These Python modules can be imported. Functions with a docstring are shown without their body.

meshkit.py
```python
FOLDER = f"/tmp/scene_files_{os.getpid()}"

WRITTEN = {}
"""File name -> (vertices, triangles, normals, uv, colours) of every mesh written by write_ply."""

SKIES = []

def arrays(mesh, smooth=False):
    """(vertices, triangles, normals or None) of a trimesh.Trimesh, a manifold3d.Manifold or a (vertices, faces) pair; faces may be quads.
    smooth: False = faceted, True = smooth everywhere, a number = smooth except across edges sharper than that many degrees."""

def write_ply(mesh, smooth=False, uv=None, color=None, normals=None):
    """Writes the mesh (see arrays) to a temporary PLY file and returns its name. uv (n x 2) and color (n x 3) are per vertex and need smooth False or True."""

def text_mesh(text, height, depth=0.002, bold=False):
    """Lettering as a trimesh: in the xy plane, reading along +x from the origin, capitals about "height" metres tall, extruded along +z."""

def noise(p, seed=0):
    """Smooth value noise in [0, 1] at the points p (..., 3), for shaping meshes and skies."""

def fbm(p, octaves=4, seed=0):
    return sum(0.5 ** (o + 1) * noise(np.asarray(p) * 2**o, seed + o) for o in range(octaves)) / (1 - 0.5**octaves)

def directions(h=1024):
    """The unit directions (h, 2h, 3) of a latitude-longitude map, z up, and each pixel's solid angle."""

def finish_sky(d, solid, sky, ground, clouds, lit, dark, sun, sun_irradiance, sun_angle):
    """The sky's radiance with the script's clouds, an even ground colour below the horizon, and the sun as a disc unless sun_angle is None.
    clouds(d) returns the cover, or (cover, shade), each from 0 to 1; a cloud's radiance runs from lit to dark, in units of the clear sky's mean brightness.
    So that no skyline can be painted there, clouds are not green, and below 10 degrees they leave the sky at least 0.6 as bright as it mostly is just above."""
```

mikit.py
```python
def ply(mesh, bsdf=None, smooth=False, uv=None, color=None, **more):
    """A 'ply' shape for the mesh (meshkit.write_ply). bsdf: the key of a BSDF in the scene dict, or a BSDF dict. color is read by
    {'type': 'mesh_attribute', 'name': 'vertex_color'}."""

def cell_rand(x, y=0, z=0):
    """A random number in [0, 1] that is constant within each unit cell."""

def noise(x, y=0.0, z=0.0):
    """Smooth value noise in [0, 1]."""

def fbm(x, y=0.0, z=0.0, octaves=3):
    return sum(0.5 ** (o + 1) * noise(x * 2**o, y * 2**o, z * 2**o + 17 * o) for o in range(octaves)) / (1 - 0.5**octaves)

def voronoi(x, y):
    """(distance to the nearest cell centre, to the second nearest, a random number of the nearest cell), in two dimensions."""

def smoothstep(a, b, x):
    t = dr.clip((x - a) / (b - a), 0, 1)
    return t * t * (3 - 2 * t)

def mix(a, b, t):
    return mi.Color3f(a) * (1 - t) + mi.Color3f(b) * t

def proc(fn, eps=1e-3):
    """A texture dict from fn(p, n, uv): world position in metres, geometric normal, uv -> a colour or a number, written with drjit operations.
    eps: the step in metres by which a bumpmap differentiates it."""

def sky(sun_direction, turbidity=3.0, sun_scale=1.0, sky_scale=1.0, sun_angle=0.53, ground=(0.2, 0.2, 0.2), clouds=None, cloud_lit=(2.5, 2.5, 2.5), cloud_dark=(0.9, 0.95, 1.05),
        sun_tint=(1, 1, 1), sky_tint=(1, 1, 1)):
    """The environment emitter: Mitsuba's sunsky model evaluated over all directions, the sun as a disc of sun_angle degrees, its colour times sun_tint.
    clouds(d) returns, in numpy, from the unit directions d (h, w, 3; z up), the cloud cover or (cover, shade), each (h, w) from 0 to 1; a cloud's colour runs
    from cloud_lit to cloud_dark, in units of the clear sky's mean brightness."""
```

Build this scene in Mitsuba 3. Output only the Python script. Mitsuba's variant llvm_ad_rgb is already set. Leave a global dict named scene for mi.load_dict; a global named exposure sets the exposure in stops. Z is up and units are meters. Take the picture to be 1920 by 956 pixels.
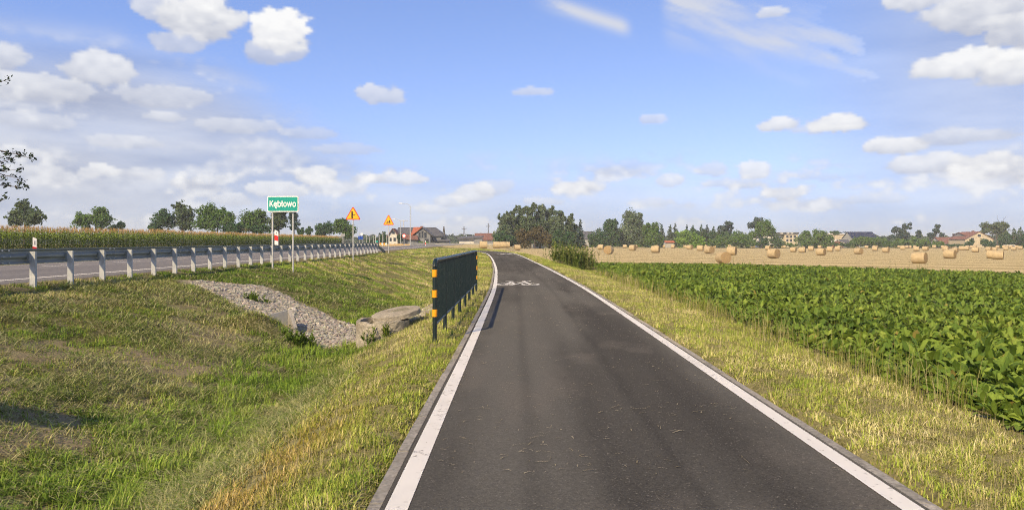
import math
import numpy as np
import trimesh
import shapely.geometry as sg
from shapely import affinity
from shapely.ops import unary_union
import drjit as dr
import mitsuba as mi
import mikit
import meshkit
from mikit import noise, fbm, smoothstep, mix
from scipy.interpolate import PchipInterpolator, RegularGridInterpolator
from scipy.spatial import cKDTree

T = mi.ScalarTransform4f
scene, labels = {}, {}
R = np.random.default_rng(7)
F = 1400.0            # focal length in the photograph's pixels (1920 wide)
HC = 1.4              # eye height above the path

# ------------------------------------------------------------------ camera, sky, exposure
scene['camera'] = {
    'type': 'perspective', 'fov': math.degrees(2 * math.atan(960 / F)), 'fov_axis': 'x',
    'near_clip': 0.05, 'far_clip': 9000.0, 'principal_point_offset_y': 25.0 / 956.0,
    'to_world': T().look_at(origin=[0, 0, HC], target=[0, 10, HC], up=[0, 0, 1])}
exposure = 1.85
SUN = (-0.47, -0.88, 0.70)

# clouds: azimuth / elevation in degrees; cumulus heaps (az, el, half width, half height, strength, darkness)
CUMULUS = [
    (-22.6, 16.4, 3.6, 1.9, 1.0, .45), (-25.6, 17.3, 1.6, 1.6, .8, .4), (-17.4, 15.6, 2.4, 1.8, 1.0, .05), (-17.9, 14.2, 2.7, 1.2, .75, .55), (-24.0, 14.9, 2.0, 1.0, .7, .6),
    (-28.9, 12.8, 2.7, 1.4, .85, .45), (-34.2, 13.7, 1.6, 1.0, .8, .5), (-33.0, 11.6, 4.2, 1.2, .75, .5), (-25.4, 10.9, 3.4, 1.1, .6, .5),
    (-9.9, 11.1, 2.2, .95, .75, .35), (1.9, 11.3, 1.9, .45, .6, .5), (10.9, 9.3, 1.4, .5, .6, .35),
    (19.6, 8.8, 1.5, .7, .9, .25), (23.6, 8.9, 2.1, .8, .95, .2), (22.3, 8.5, 3.0, .35, .6, .3),
    (27.0, 7.2, 2.1, .75, .9, .3), (31.5, 8.0, 3.2, .7, .65, .5), (29.5, 5.9, 3.3, .8, .8, .35), (32.6, 5.7, 2.6, 1.1, .9, .4), (35.3, 5.0, 2.0, .8, .8, .4),
    (31.6, 13.2, 3.6, 1.1, .95, .25), (34.5, 13.0, 3.0, 1.4, .95, .35), (32.5, 17.0, 3.6, 1.6, .95, .55), (28.2, 18.0, 2.2, 1.0, .9, .3), (36.0, 16.2, 3.5, 1.8, .95, .6), (19.2, 17.0, 1.5, .5, .7, .3),
    (17.9, 5.4, 1.2, .9, .8, .15), (20.0, 3.7, 1.6, .8, .75, .2), (14.9, 5.4, 1.4, .7, .55, .5), (16.3, 4.4, 2.6, .5, .5, .5), (22.5, 4.9, 1.5, .4, .35, .5),
    (5.4, 4.1, 2.4, .55, .7, .15), (8.2, 5.3, 2.2, .5, .35, .5), (-3.0, 3.6, 2.0, .9, .75, .15), (-4.8, 3.1, 1.5, .6, .6, .2), (-1.3, 4.0, 1.8, .8, .5, .35),
    (-8.4, 4.8, 2.6, .6, .75, .15), (-11.0, 4.8, 1.5, .5, .6, .3), (-14.9, 5.0, 1.9, .8, .8, .2), (-17.6, 3.9, 2.4, .8, .75, .2), (-20.6, 3.2, 1.8, .6, .6, .3),
    (12.0, 4.6, 1.3, .6, .6, .3), (-6.2, 2.4, 1.6, .45, .5, .3), (2.2, 3.0, 1.8, .4, .5, .35), (10.8, 3.0, 2.0, .4, .45, .4), (26.0, 3.2, 2.4, .45, .4, .4), (-23.5, 4.4, 1.6, .5, .6, .3), (-12.5, 7.0, 2.6, .5, .45, .4), (-27.5, 7.6, 3.0, .6, .5, .35), (-33.5, 6.6, 2.4, .6, .5, .35),
    (-29.2, 5.4, 1.7, .6, .8, .2), (-26.5, 5.2, 1.9, .6, .5, .4), (-32.5, 9.1, 3.0, .7, .4, .4), (-20.5, 8.8, 3.5, .7, .5, .35), (-15.2, 8.2, 2.4, .5, .45, .35), (-24.5, 9.4, 2.0, .5, .55, .25),
]


def clouds(d):
    az = np.degrees(np.arctan2(d[..., 0], d[..., 1]))
    el = np.degrees(np.arcsin(np.clip(d[..., 2], -1, 1)))

    def nz(a, e, o, seed):
        return sum(.5 ** (k + 1) * meshkit.noise(np.stack([az * a * 2 ** k, el * e * 2 ** k, 0 * az + k * 3.7], -1), seed) for k in range(o)) / (1 - .5 ** o)
    lump = nz(.5, .8, 6, 3)
    fine = nz(1.5, 2.3, 5, 11)
    wisp = nz(.16, .9, 5, 61)
    sstep = lambda a, b, x: (lambda t: t * t * (3 - 2 * t))(np.clip((x - a) / (b - a), 0, 1))
    # high thin veil: thick to the left and low, open in the middle of the picture, repeated by noise all round
    vn = nz(.05, .2, 5, 21)
    left = sstep(6, -24, az) * sstep(-110, -70, az)
    top = 12.5 - 8.0 * sstep(-28, -4, az)
    veil = left * sstep(top + 2.0, top - 2.5, el + 4 * (vn - .5)) * (.38 + .75 * vn)
    veil = np.maximum(veil, .62 * sstep(7.0, 1.0, el + 5 * (vn - .5)))
    right = sstep(17, 33, az) * sstep(110, 70, az)
    veil = np.maximum(veil, .6 * right * sstep(24, 12, el + 7 * (vn - .5)))
    far = sstep(45, 75, np.abs(az)) * sstep(.45, .7, vn) * .8
    cover = np.maximum(veil, far)
    veil_sh = .72 + .5 * (vn - .5) - 1.0 * (wisp - .5)
    shade = veil_sh + 0 * cover
    # streaks of cirrus running down to the right
    u, v = az * .90 - el * .43, az * .43 + el * .90
    st = sum(.5 ** (k + 1) * meshkit.noise(np.stack([u * 0 + (az * .93 - el * .37) * .18 * 2 ** k, (az * .37 + el * .93) * 1.1 * 2 ** k, 0 * az + k], -1), 31) for k in range(5))
    t = az * .37 + el * .93
    cir = sstep(11.0, 12.2, az) * sstep(29, 23, az) * np.exp(-((t - 20.7) / 2.0) ** 2) * (.25 + 1.0 * sstep(.3, .65, st)) * .7
    cir = np.maximum(cir, sstep(1.0, 3.2, az) * sstep(9.4, 8.2, az) * np.exp(-((az * .31 + el * .95 - 17.7) / .5) ** 2) * (.3 + .9 * sstep(.3, .6, st)) * .75)
    cir = np.maximum(cir, sstep(60, 90, np.abs(az)) * sstep(.5, .75, st) * .5)
    shade = np.where(cir > cover, .45, shade)
    cover = np.maximum(cover, cir)
    for a, e, ra, re, s, dk in CUMULUS:
        e = math.degrees(math.atan(math.tan(math.radians(e)) * math.cos(math.radians(a))))
        q = ((az - a) / ra) ** 2 + ((el - e) / np.where(el < e, re * .75, re)) ** 2
        f = 1.0 - q + 1.5 * (lump - .5) + 1.15 * (fine - .5)
        c = sstep(0.04, .40, f) * s
        c = np.where(np.abs(az - a) < ra * 2.5, c, 0)
        sh = np.clip(dk + .55 * np.clip((e - el) / re + .1, -.6, 1) + 1.1 * (.5 - fine) * .5 + .25 * (1 - f), 0, 1)
        sh = .72 * sh
        shade = np.where(c > cover * .3, shade * (1 - c) + sh * c, shade)
        cover = 1 - (1 - cover) * (1 - c)
    # rows of small flat heaps low over the horizon, all round
    hz = nz(.22, .75, 5, 71) + .35 * (fine - .5)
    low = sstep(.50, .66, hz) * sstep(.6, 1.6, el) * sstep(7.5, 4.5, el) * .75
    bank = left * sstep(top + 2.5, top - .5, el) * sstep(.46, .64, nz(.16, .5, 5, 81) + .3 * (fine - .5)) * .5 * sstep(2, 5, el)
    low = np.maximum(low, bank)
    lsh = np.clip(.30 + 1.3 * (.5 - fine) + .5 * (.5 - lump), 0, .8)
    shade = shade * (1 - low) + lsh * low
    cover = 1 - (1 - cover) * (1 - low)
    # the same kind of heaps behind the camera
    rest = sstep(40, 60, np.abs(az)) * sstep(2, 8, el) * sstep(70, 30, el) * sstep(.52, .66, nz(.06, .12, 5, 41))
    cover = np.maximum(cover, rest)
    return np.clip(cover, 0, 1), np.clip(shade, 0, 1)


scene['sky'] = mikit.sky(SUN, turbidity=3.0, sun_scale=1.12, sky_scale=1.3, ground=(.12, .14, .06), clouds=clouds,
                         cloud_lit=(2.3, 2.3, 2.3), cloud_dark=(.88, .98, 1.30), sun_tint=(1.0, .965, .87), sky_tint=(1.06, .97, 1.3))


# ------------------------------------------------------------------ summer haze
scene['air'] = {'type': 'homogeneous', 'albedo': {'type': 'rgb', 'value': [.90, .95, .985]}, 'sigma_t': 0.0004}
scene['haze'] = {'type': 'cube', 'to_world': T().translate([0, 0, 9.0]).scale([3100, 3100, 13.0]), 'bsdf': {'type': 'null'}, 'interior': {'type': 'ref', 'id': 'air'}}
labels['haze'] = {'label': 'thin bluish summer haze over the fields', 'kind': 'stuff'}
scene['camera']['medium'] = {'type': 'ref', 'id': 'air'}


# ------------------------------------------------------------------ helpers
def sst(a, b, x):
    t = np.clip((np.asarray(x, float) - a) / (b - a), 0, 1)
    return t * t * (3 - 2 * t)


def nz2(x, y, s, seed=0, o=3):
    x, y = np.asarray(x, float), np.asarray(y, float)
    return sum(.5 ** (k + 1) * meshkit.noise(np.stack([x / s * 2 ** k, y / s * 2 ** k, 0 * x + .37 * k], -1), seed + k) for k in range(o)) / (1 - .5 ** o)


def key_for(name, parent=None):
    base = (parent + '__' if parent else '') + name
    k, i = base, 0
    while k in scene or k in labels:
        i += 1
        k = f'{base}_{i:03d}'
    return k


def part(name, mesh, bsdf, parent=None, smooth=False, color=None, uv=None, kind=None, label=None, to_world=None):
    k = key_for(name, parent)
    d = mesh if isinstance(mesh, dict) else mikit.ply(mesh, bsdf, smooth=smooth, color=color, uv=uv)
    scene[k] = {**d, 'to_world': to_world} if to_world is not None else d
    if kind or label:
        labels[k] = {**({'label': label} if label else {}), **({'kind': kind} if kind else {})}
    return k


def thing(name, label, cat, group=None):
    k = key_for(name)
    labels[k] = {'label': label, 'category': cat, **({'group': group} if group else {})}
    return k


def whole(name, mesh, bsdf, label=None, cat=None, group=None, kind=None, **kw):
    k = part(name, mesh, bsdf, **kw)
    labels[k] = {**({'label': label} if label else {}), **({'category': cat} if cat else {}), **({'group': group} if group else {}), **({'kind': kind} if kind else {})}
    return k


def cat(*ms):
    return trimesh.util.concatenate([m for m in ms if m is not None])


def box(x0, x1, y0, y1, z0, z1):
    m = trimesh.creation.box((x1 - x0, y1 - y0, z1 - z0))
    m.apply_translation(((x0 + x1) / 2, (y0 + y1) / 2, (z0 + z1) / 2))
    return m


def tube(pts, r, sides=10, cap=True):
    p = np.asarray(pts, float)
    r = np.broadcast_to(np.asarray(r, float), (len(p),))
    t = np.gradient(p, axis=0)
    t /= np.linalg.norm(t, axis=1, keepdims=True) + 1e-12
    ref = np.array([0, 0, 1.0]) if abs(t[:, 2]).mean() < .8 else np.array([1.0, 0, 0])
    a = np.cross(t, ref)
    a /= np.linalg.norm(a, axis=1, keepdims=True) + 1e-12
    b = np.cross(t, a)
    an = np.arange(sides) * 2 * np.pi / sides
    v = (p[:, None] + r[:, None, None] * (np.cos(an)[None, :, None] * a[:, None] + np.sin(an)[None, :, None] * b[:, None])).reshape(-1, 3)
    i, j = np.meshgrid(np.arange(len(p) - 1), np.arange(sides), indexing='ij')
    q = np.stack([i * sides + j, i * sides + (j + 1) % sides, (i + 1) * sides + (j + 1) % sides, (i + 1) * sides + j], -1).reshape(-1, 4)
    f = np.vstack([q[:, [0, 1, 2]], q[:, [0, 2, 3]]])
    if cap:
        n = len(v)
        v = np.vstack([v, p[0], p[-1]])
        j = np.arange(sides)
        e = (len(p) - 1) * sides
        f = np.vstack([f, np.stack([0 * j + n, j, (j + 1) % sides], 1), np.stack([0 * j + n + 1, e + (j + 1) % sides, e + j], 1)])
    return trimesh.Trimesh(v, f, process=False)


def strip(left, right):
    """a sheet between two polylines of equal length"""
    n = len(left)
    v = np.vstack([left, right])
    i = np.arange(n - 1)
    f = np.vstack([np.stack([i, n + i, n + i + 1], 1), np.stack([i, n + i + 1, i + 1], 1)])
    return trimesh.Trimesh(v, f, process=False)


def extrude(poly, depth):
    return cat(*[trimesh.creation.extrude_polygon(g, depth, engine='earcut') for g in getattr(poly, 'geoms', [poly])])


def upright(m, x, y, z, yaw=0.0):
    """a mesh drawn in the xy plane, set up to face -y at (x, y, z)"""
    m = m.copy()
    v = m.vertices
    m.vertices = np.stack([v[:, 0], -v[:, 2], v[:, 1]], 1)
    m.apply_transform(trimesh.transformations.rotation_matrix(yaw, [0, 0, 1]))
    m.apply_translation((x, y, z))
    return m


def vc(rgb, rough=None):
    return {'type': 'twosided', 'b': {'type': 'diffuse', 'reflectance': {'type': 'mesh_attribute', 'name': 'vertex_color'}}}


def flat(rgb, rough=.7, metal=0.0, spec=.4):
    return {'type': 'twosided', 'b': {'type': 'principled', 'base_color': {'type': 'rgb', 'value': list(rgb)}, 'roughness': rough, 'metallic': metal, 'specular': spec}}


def worn(rgb, rough=.7, amp=.25, s=3.0, metal=0.0, spec=.4):
    a, b = [c * (1 - amp) for c in rgb], [min(1, c * (1 + amp)) for c in rgb]
    return {'type': 'twosided', 'b': {'type': 'principled', 'base_color': mikit.proc(lambda p, n, uv: mix(a, b, fbm(p.x * s, p.y * s, p.z * s, 4))), 'roughness': rough, 'metallic': metal, 'specular': spec}}


# ------------------------------------------------------------------ materials
scene['foliage'] = vc(None)
scene['leaf'] = {'type': 'principledthin', 'base_color': {'type': 'mesh_attribute', 'name': 'vertex_color'}, 'roughness': .7, 'diff_trans': .8, 'spec_trans': 0.0}
scene['beet_leaf'] = {'type': 'twosided', 'b': {'type': 'principled', 'base_color': {'type': 'mesh_attribute', 'name': 'vertex_color'}, 'roughness': .6, 'specular': .1}}
def f_litter(p, n, uv):
    a = smoothstep(.60, .72, noise(p.x * 60 + p.y * 18, p.y * 9 - p.x * 4, 1)) + smoothstep(.62, .74, noise(p.x * 10 - p.y * 5, p.y * 55 + p.x * 20, 5))
    return dr.clip(a, 0, 1) * .8 * smoothstep(.2, .6, fbm(p.x * 4, p.y * 4, 3, 3))


scene['ground_soil'] = {'type': 'twosided', 'b': {'type': 'bumpmap', 'arbitrary': mikit.proc(lambda p, n, uv: fbm(p.x * 22, p.y * 22, p.z * 22, 4) + .4 * fbm(p.x * 5, p.y * 5, 0, 2), eps=4e-3), 'scale': .035,
                        'b': {'type': 'blendbsdf', 'weight': mikit.proc(f_litter), 'a': {'type': 'diffuse', 'reflectance': {'type': 'mesh_attribute', 'name': 'vertex_color'}}, 'c': {'type': 'diffuse', 'reflectance': {'type': 'rgb', 'value': [.25, .225, .12]}}}}}


def f_path(p, n, uv):
    g = noise(p.x * 160, p.y * 160, 3) * .45 + noise(p.x * 70, p.y * 70, 5) * .3 + .25 * noise(p.x * 300, p.y * 300, 1)
    big = fbm(p.x * 1.3, p.y * .16, 2, 5)
    c = mix((.043, .041, .0355), (.080, .078, .069), smoothstep(.3, .75, big))
    dust = smoothstep(.52, .75, fbm(p.x * 2.3 + 9, p.y * 1.1, 4, 5)) * .45
    c = mix(c, (.10, .092, .08), dust * (.4 + .9 * noise(p.x * 45, p.y * 45, 9)))
    wob = .012 * noise(p.y * .3, 3, 1)
    track = dr.exp(-dr.square((uv.x - .285 + wob) / .022)) + dr.exp(-dr.square((uv.x - .60 - wob) / .02)) + .6 * dr.exp(-dr.square((uv.x - .44) / .05)) + .5 * dr.exp(-dr.square((uv.x - .76) / .03))
    c = c * (1 - .20 * track * (.4 + .8 * noise(p.x * .5, p.y * .2, 7)))
    stone = smoothstep(.86, .93, noise(p.x * 95, p.y * 95, 12))
    return mix(c * (.55 + .9 * g), (.17, .16, .14), stone * .55)


scene['path_asphalt'] = {'type': 'bumpmap', 'arbitrary': mikit.proc(lambda p, n, uv: noise(p.x * 150, p.y * 150, 3) + .5 * noise(p.x * 60, p.y * 60, 5), eps=1.5e-3), 'scale': .0035,
                         'b': {'type': 'principled', 'base_color': mikit.proc(f_path), 'roughness': .85, 'specular': .2}}


def f_road(p, n, uv):
    c = mix((.105, .10, .098), (.15, .145, .14), fbm(p.x * .8, p.y * .15, 1, 4))
    tr = dr.exp(-dr.square((uv.x - .15) / .05)) + dr.exp(-dr.square((uv.x - .38) / .05)) + dr.exp(-dr.square((uv.x - .62) / .05)) + dr.exp(-dr.square((uv.x - .85) / .05))
    return c * (1 - .15 * tr) * (.8 + .4 * noise(p.x * 60, p.y * 60, 2))


scene['road_asphalt'] = {'type': 'principled', 'base_color': mikit.proc(f_road), 'roughness': .8, 'specular': .3}


def f_paint(p, n, uv):
    wear = smoothstep(.61, .82, fbm(p.x * 30, p.y * 30, 1, 4) * .6 + .4 * fbm(p.x * 4, p.y * 3, 1, 3))
    c = mix((.74, .73, .69), (.60, .59, .55), fbm(p.x * 3, p.y * 2, 8, 4))
    return mix(c, (.16, .15, .14), wear * .8)


scene['road_paint'] = {'type': 'bumpmap', 'arbitrary': mikit.proc(lambda p, n, uv: noise(p.x * 150, p.y * 150, 3), eps=1.5e-3), 'scale': .002,
                       'b': {'type': 'diffuse', 'reflectance': mikit.proc(f_paint)}}


def f_conc(p, n, uv):
    c = mix((.24, .225, .195), (.40, .38, .34), fbm(p.x * 3, p.y * 3, p.z * 3, 4))
    return c * (.75 + .5 * noise(p.x * 60, p.y * 60, p.z * 60))


scene['concrete'] = {'type': 'twosided', 'b': {'type': 'bumpmap', 'arbitrary': mikit.proc(lambda p, n, uv: fbm(p.x * 30, p.y * 30, p.z * 30, 3), eps=3e-3), 'scale': .012, 'b': {'type': 'diffuse', 'reflectance': mikit.proc(f_conc)}}}


def f_kerb(p, n, uv):
    c = mix((.20, .19, .165), (.34, .325, .29), fbm(p.x * 5, p.y * 5, p.z * 5, 4))
    return c * (.7 + .6 * noise(p.x * 60, p.y * 60, p.z * 60))


scene['kerb_concrete'] = {'type': 'twosided', 'b': {'type': 'bumpmap', 'arbitrary': mikit.proc(lambda p, n, uv: fbm(p.x * 30, p.y * 30, p.z * 30, 3), eps=3e-3), 'scale': .012, 'b': {'type': 'diffuse', 'reflectance': mikit.proc(f_kerb)}}}


def f_oldconc(p, n, uv):
    c = mix((.22, .195, .15), (.44, .41, .335), fbm(p.x * 4, p.y * 4, p.z * 4, 4))
    c = mix(c, (.15, .145, .09), smoothstep(.55, .75, fbm(p.x * 2.2 + 5, p.y * 2.2, p.z * 2.2, 4)) * .7)
    return c * (.7 + .6 * noise(p.x * 45, p.y * 45, p.z * 45))


scene['old_concrete'] = {'type': 'twosided', 'b': {'type': 'bumpmap', 'arbitrary': mikit.proc(lambda p, n, uv: fbm(p.x * 18, p.y * 18, p.z * 18, 4), eps=4e-3), 'scale': .03, 'b': {'type': 'diffuse', 'reflectance': mikit.proc(f_oldconc)}}}


def f_stubble(p, n, uv):
    rows = .5 + .5 * dr.sin((p.y * .94 + p.x * .34 + 1.2 * fbm(p.x * .05, p.y * .05, 1, 2)) * 2.1)
    swath = .5 + .5 * dr.sin((p.y * .98 + p.x * .22) * .62 + 3 * fbm(p.x * .03, p.y * .03, 4, 2))
    st = fbm(p.x * .7, p.y * 3.0, 2, 4)
    c = mix((.275, .215, .11), (.52, .44, .25), smoothstep(.25, .8, .35 * rows + .3 * swath + .5 * st))
    return c * (.82 + .36 * noise(p.x * 2.5, p.y * 9, 3))


scene['stubble'] = {'type': 'twosided', 'b': {'type': 'bumpmap', 'arbitrary': mikit.proc(lambda p, n, uv: fbm(p.x * 6, p.y * 6, 1, 3), eps=2e-2), 'scale': .12, 'b': {'type': 'diffuse', 'reflectance': mikit.proc(f_stubble)}}}


def f_straw(p, n, uv):
    side = mix((.33, .25, .14), (.57, .47, .29), .55 * noise(uv.x * 240, uv.y * 14, 1) + .45 * fbm(uv.x * 26, uv.y * 5, 2, 3))
    r = dr.sqrt(dr.square(uv.x) + dr.square(uv.y - 5))
    a = dr.atan2(uv.y - 5, uv.x)
    ring = .5 + .5 * dr.sin(r * 75 + a + 4 * noise(uv.x * 7, uv.y * 7, 4))
    end = mix((.22, .15, .075), (.44, .33, .18), .6 * ring + .4 * noise(uv.x * 60, uv.y * 60, 3))
    return dr.select(uv.y > 2.0, end, side)


scene['straw'] = {'type': 'twosided', 'b': {'type': 'diffuse', 'reflectance': mikit.proc(f_straw)}}
scene['zinc'] = {'type': 'twosided', 'b': {'type': 'principled', 'base_color': mikit.proc(lambda p, n, uv: mix((.30, .32, .32), (.46, .48, .48), fbm(p.x * 9, p.y * 9, p.z * 9, 3))), 'roughness': .6, 'metallic': .0, 'specular': .4}}
scene['zinc_rail'] = {'type': 'twosided', 'b': {'type': 'principled', 'base_color': mikit.proc(lambda p, n, uv: mix((.18, .20, .195), (.30, .33, .32), fbm(p.x * 2, p.y * 1.2, p.z * 9, 4))), 'roughness': .55, 'metallic': .2, 'specular': .4}}
scene['zinc_pole'] = flat((.50, .51, .50), .55, .2)
scene['green_paint'] = {'type': 'twosided', 'b': {'type': 'principled', 'base_color': {'type': 'rgb', 'value': [.006, .017, .017]}, 'roughness': .38, 'specular': .5, 'clearcoat': .3}}
scene['orange_band'] = flat((.85, .34, .01), .4)
scene['sign_green'] = flat((.0, .30, .24), .45)
scene['sign_white'] = flat((.82, .83, .82), .5)
scene['sign_yellow'] = flat((.85, .43, .012), .45)
scene['sign_red'] = flat((.60, .02, .02), .45)
scene['sign_black'] = flat((.012, .011, .011), .5)
scene['sign_grey'] = flat((.30, .31, .32), .5, .3)
scene['sign_blue'] = flat((.01, .06, .32), .45)
scene['white_plastic'] = flat((.75, .75, .73), .5)
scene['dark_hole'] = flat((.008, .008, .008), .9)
scene['bark'] = worn((.09, .07, .05), .9, .5, 12)
scene['wood_pole'] = flat((.085, .075, .065), .8)
scene['wall_white'] = worn((.60, .58, .52), .85, .08, .5)
scene['wall_cream'] = worn((.50, .43, .30), .85, .1, .5)
scene['wall_grey'] = worn((.20, .21, .22), .85, .15, .8)
scene['wall_pale'] = worn((.36, .36, .33), .9, .25, 1.2)
scene['roof_red'] = worn((.36, .11, .055), .8, .2, 1.5)
scene['roof_brown'] = worn((.17, .082, .062), .8, .2, 1.2)
scene['roof_grey'] = worn((.085, .088, .098), .7, .2, 1.2)
scene['roof_blue'] = worn((.016, .022, .055), .55, .2, 1.2)
scene['window_glass'] = flat((.03, .035, .045), .12, 0, .6)
scene['fence_wood'] = worn((.50, .36, .17), .85, .2, 2)
scene['stone'] = {'type': 'twosided', 'b': {'type': 'diffuse', 'reflectance': {'type': 'mesh_attribute', 'name': 'vertex_color'}}}

# ------------------------------------------------------------------ the lie of the land
PATH = np.array([(.68, -14, 0), (.72, -4, 0), (.745, 3.9, 0), (.80, 12, 0), (.83, 20, 0), (.65, 33, .0), (.12, 50, .05), (-.73, 67, .20), (-1.35, 74, .27), (-3.0, 81, .34), (-6.5, 86.8, .40), (-14, 91.5, .46), (-26, 95.5, .52), (-48, 102, .56)])
_c = np.concatenate([[0], np.cumsum(np.linalg.norm(np.diff(PATH[:, :2], axis=0), axis=1))])
_sp = PchipInterpolator(_c, PATH)
PS = np.concatenate([np.arange(0, 60, .5), np.arange(60, _c[-1], .6)])
PP = _sp(PS)
PT = np.gradient(PP[:, :2], axis=0)
PT /= np.linalg.norm(PT, axis=1, keepdims=True)
PN = np.stack([PT[:, 1], -PT[:, 0]], 1)          # to the right
_kd = cKDTree(PP[:, :2])


def along(lat, dz=0.0):
    return np.column_stack([PP[:, 0] + PN[:, 0] * lat, PP[:, 1] + PN[:, 1] * lat, PP[:, 2] + dz])


def lateral(x, y):
    """signed distance to the right of the path's middle, and the path's height there"""
    q = np.stack([np.ravel(x), np.ravel(y)], 1)
    _, i = _kd.query(q)
    v = q - PP[i, :2]
    lat = (v * PN[i]).sum(1)
    far = np.abs((v * PT[i]).sum(1)) > 1.0
    lat = np.where(far, np.sign(lat) * np.linalg.norm(v, axis=1), lat)
    return lat.reshape(np.shape(x)), PP[i, 2].reshape(np.shape(x))


def z_base(x, y):
    x, y = np.asarray(x, float), np.asarray(y, float)
    xr = x + .015 * y
    rise = np.interp(y, [0, 20, 60, 110, 200], [0, 0, .07, .14, .1])
    kx = np.array([-400, -60, -40, -22, -19, -17.2, -16.9, -13.5, -10.1, -9.9, -9.4, -8.7, -6.2, -4.1, -3.3, -2.7, -1.75, -1.0])
    near = np.array([-.2, .2, .25, .30, .40, .55, .57, .65, .565, .51, .42, .33, -.12, -.58, -.70, -.66, -.26, -.05])
    far = np.array([-.2, .2, .25, .30, .40, .55, .57, .65, .565, .53, .50, .49, .48, .46, .44, .42, .38, .34])
    a, b = np.interp(xr, kx, near), np.interp(xr, kx, far)
    w = sst(36, 68, y + 1.5 * np.clip(xr + 3, -6, 0))
    left = a * (1 - w) + b * w + rise * sst(-7, -10, xr)
    zf = -.15 - .27 * sst(5, 45, y) - .0085 * np.clip(x - 4, 0, 95) - .03 * sst(60, 160, y)
    zp = np.interp(y, PATH[:10, 1], PATH[:10, 2])
    right = zp + (zf - zp) * sst(2.4, 5.5, x - np.interp(y, PATH[:10, 1], PATH[:10, 0]) + .75)
    s = sst(-1.0, .5, xr)
    return left * (1 - s) + right * s


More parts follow.
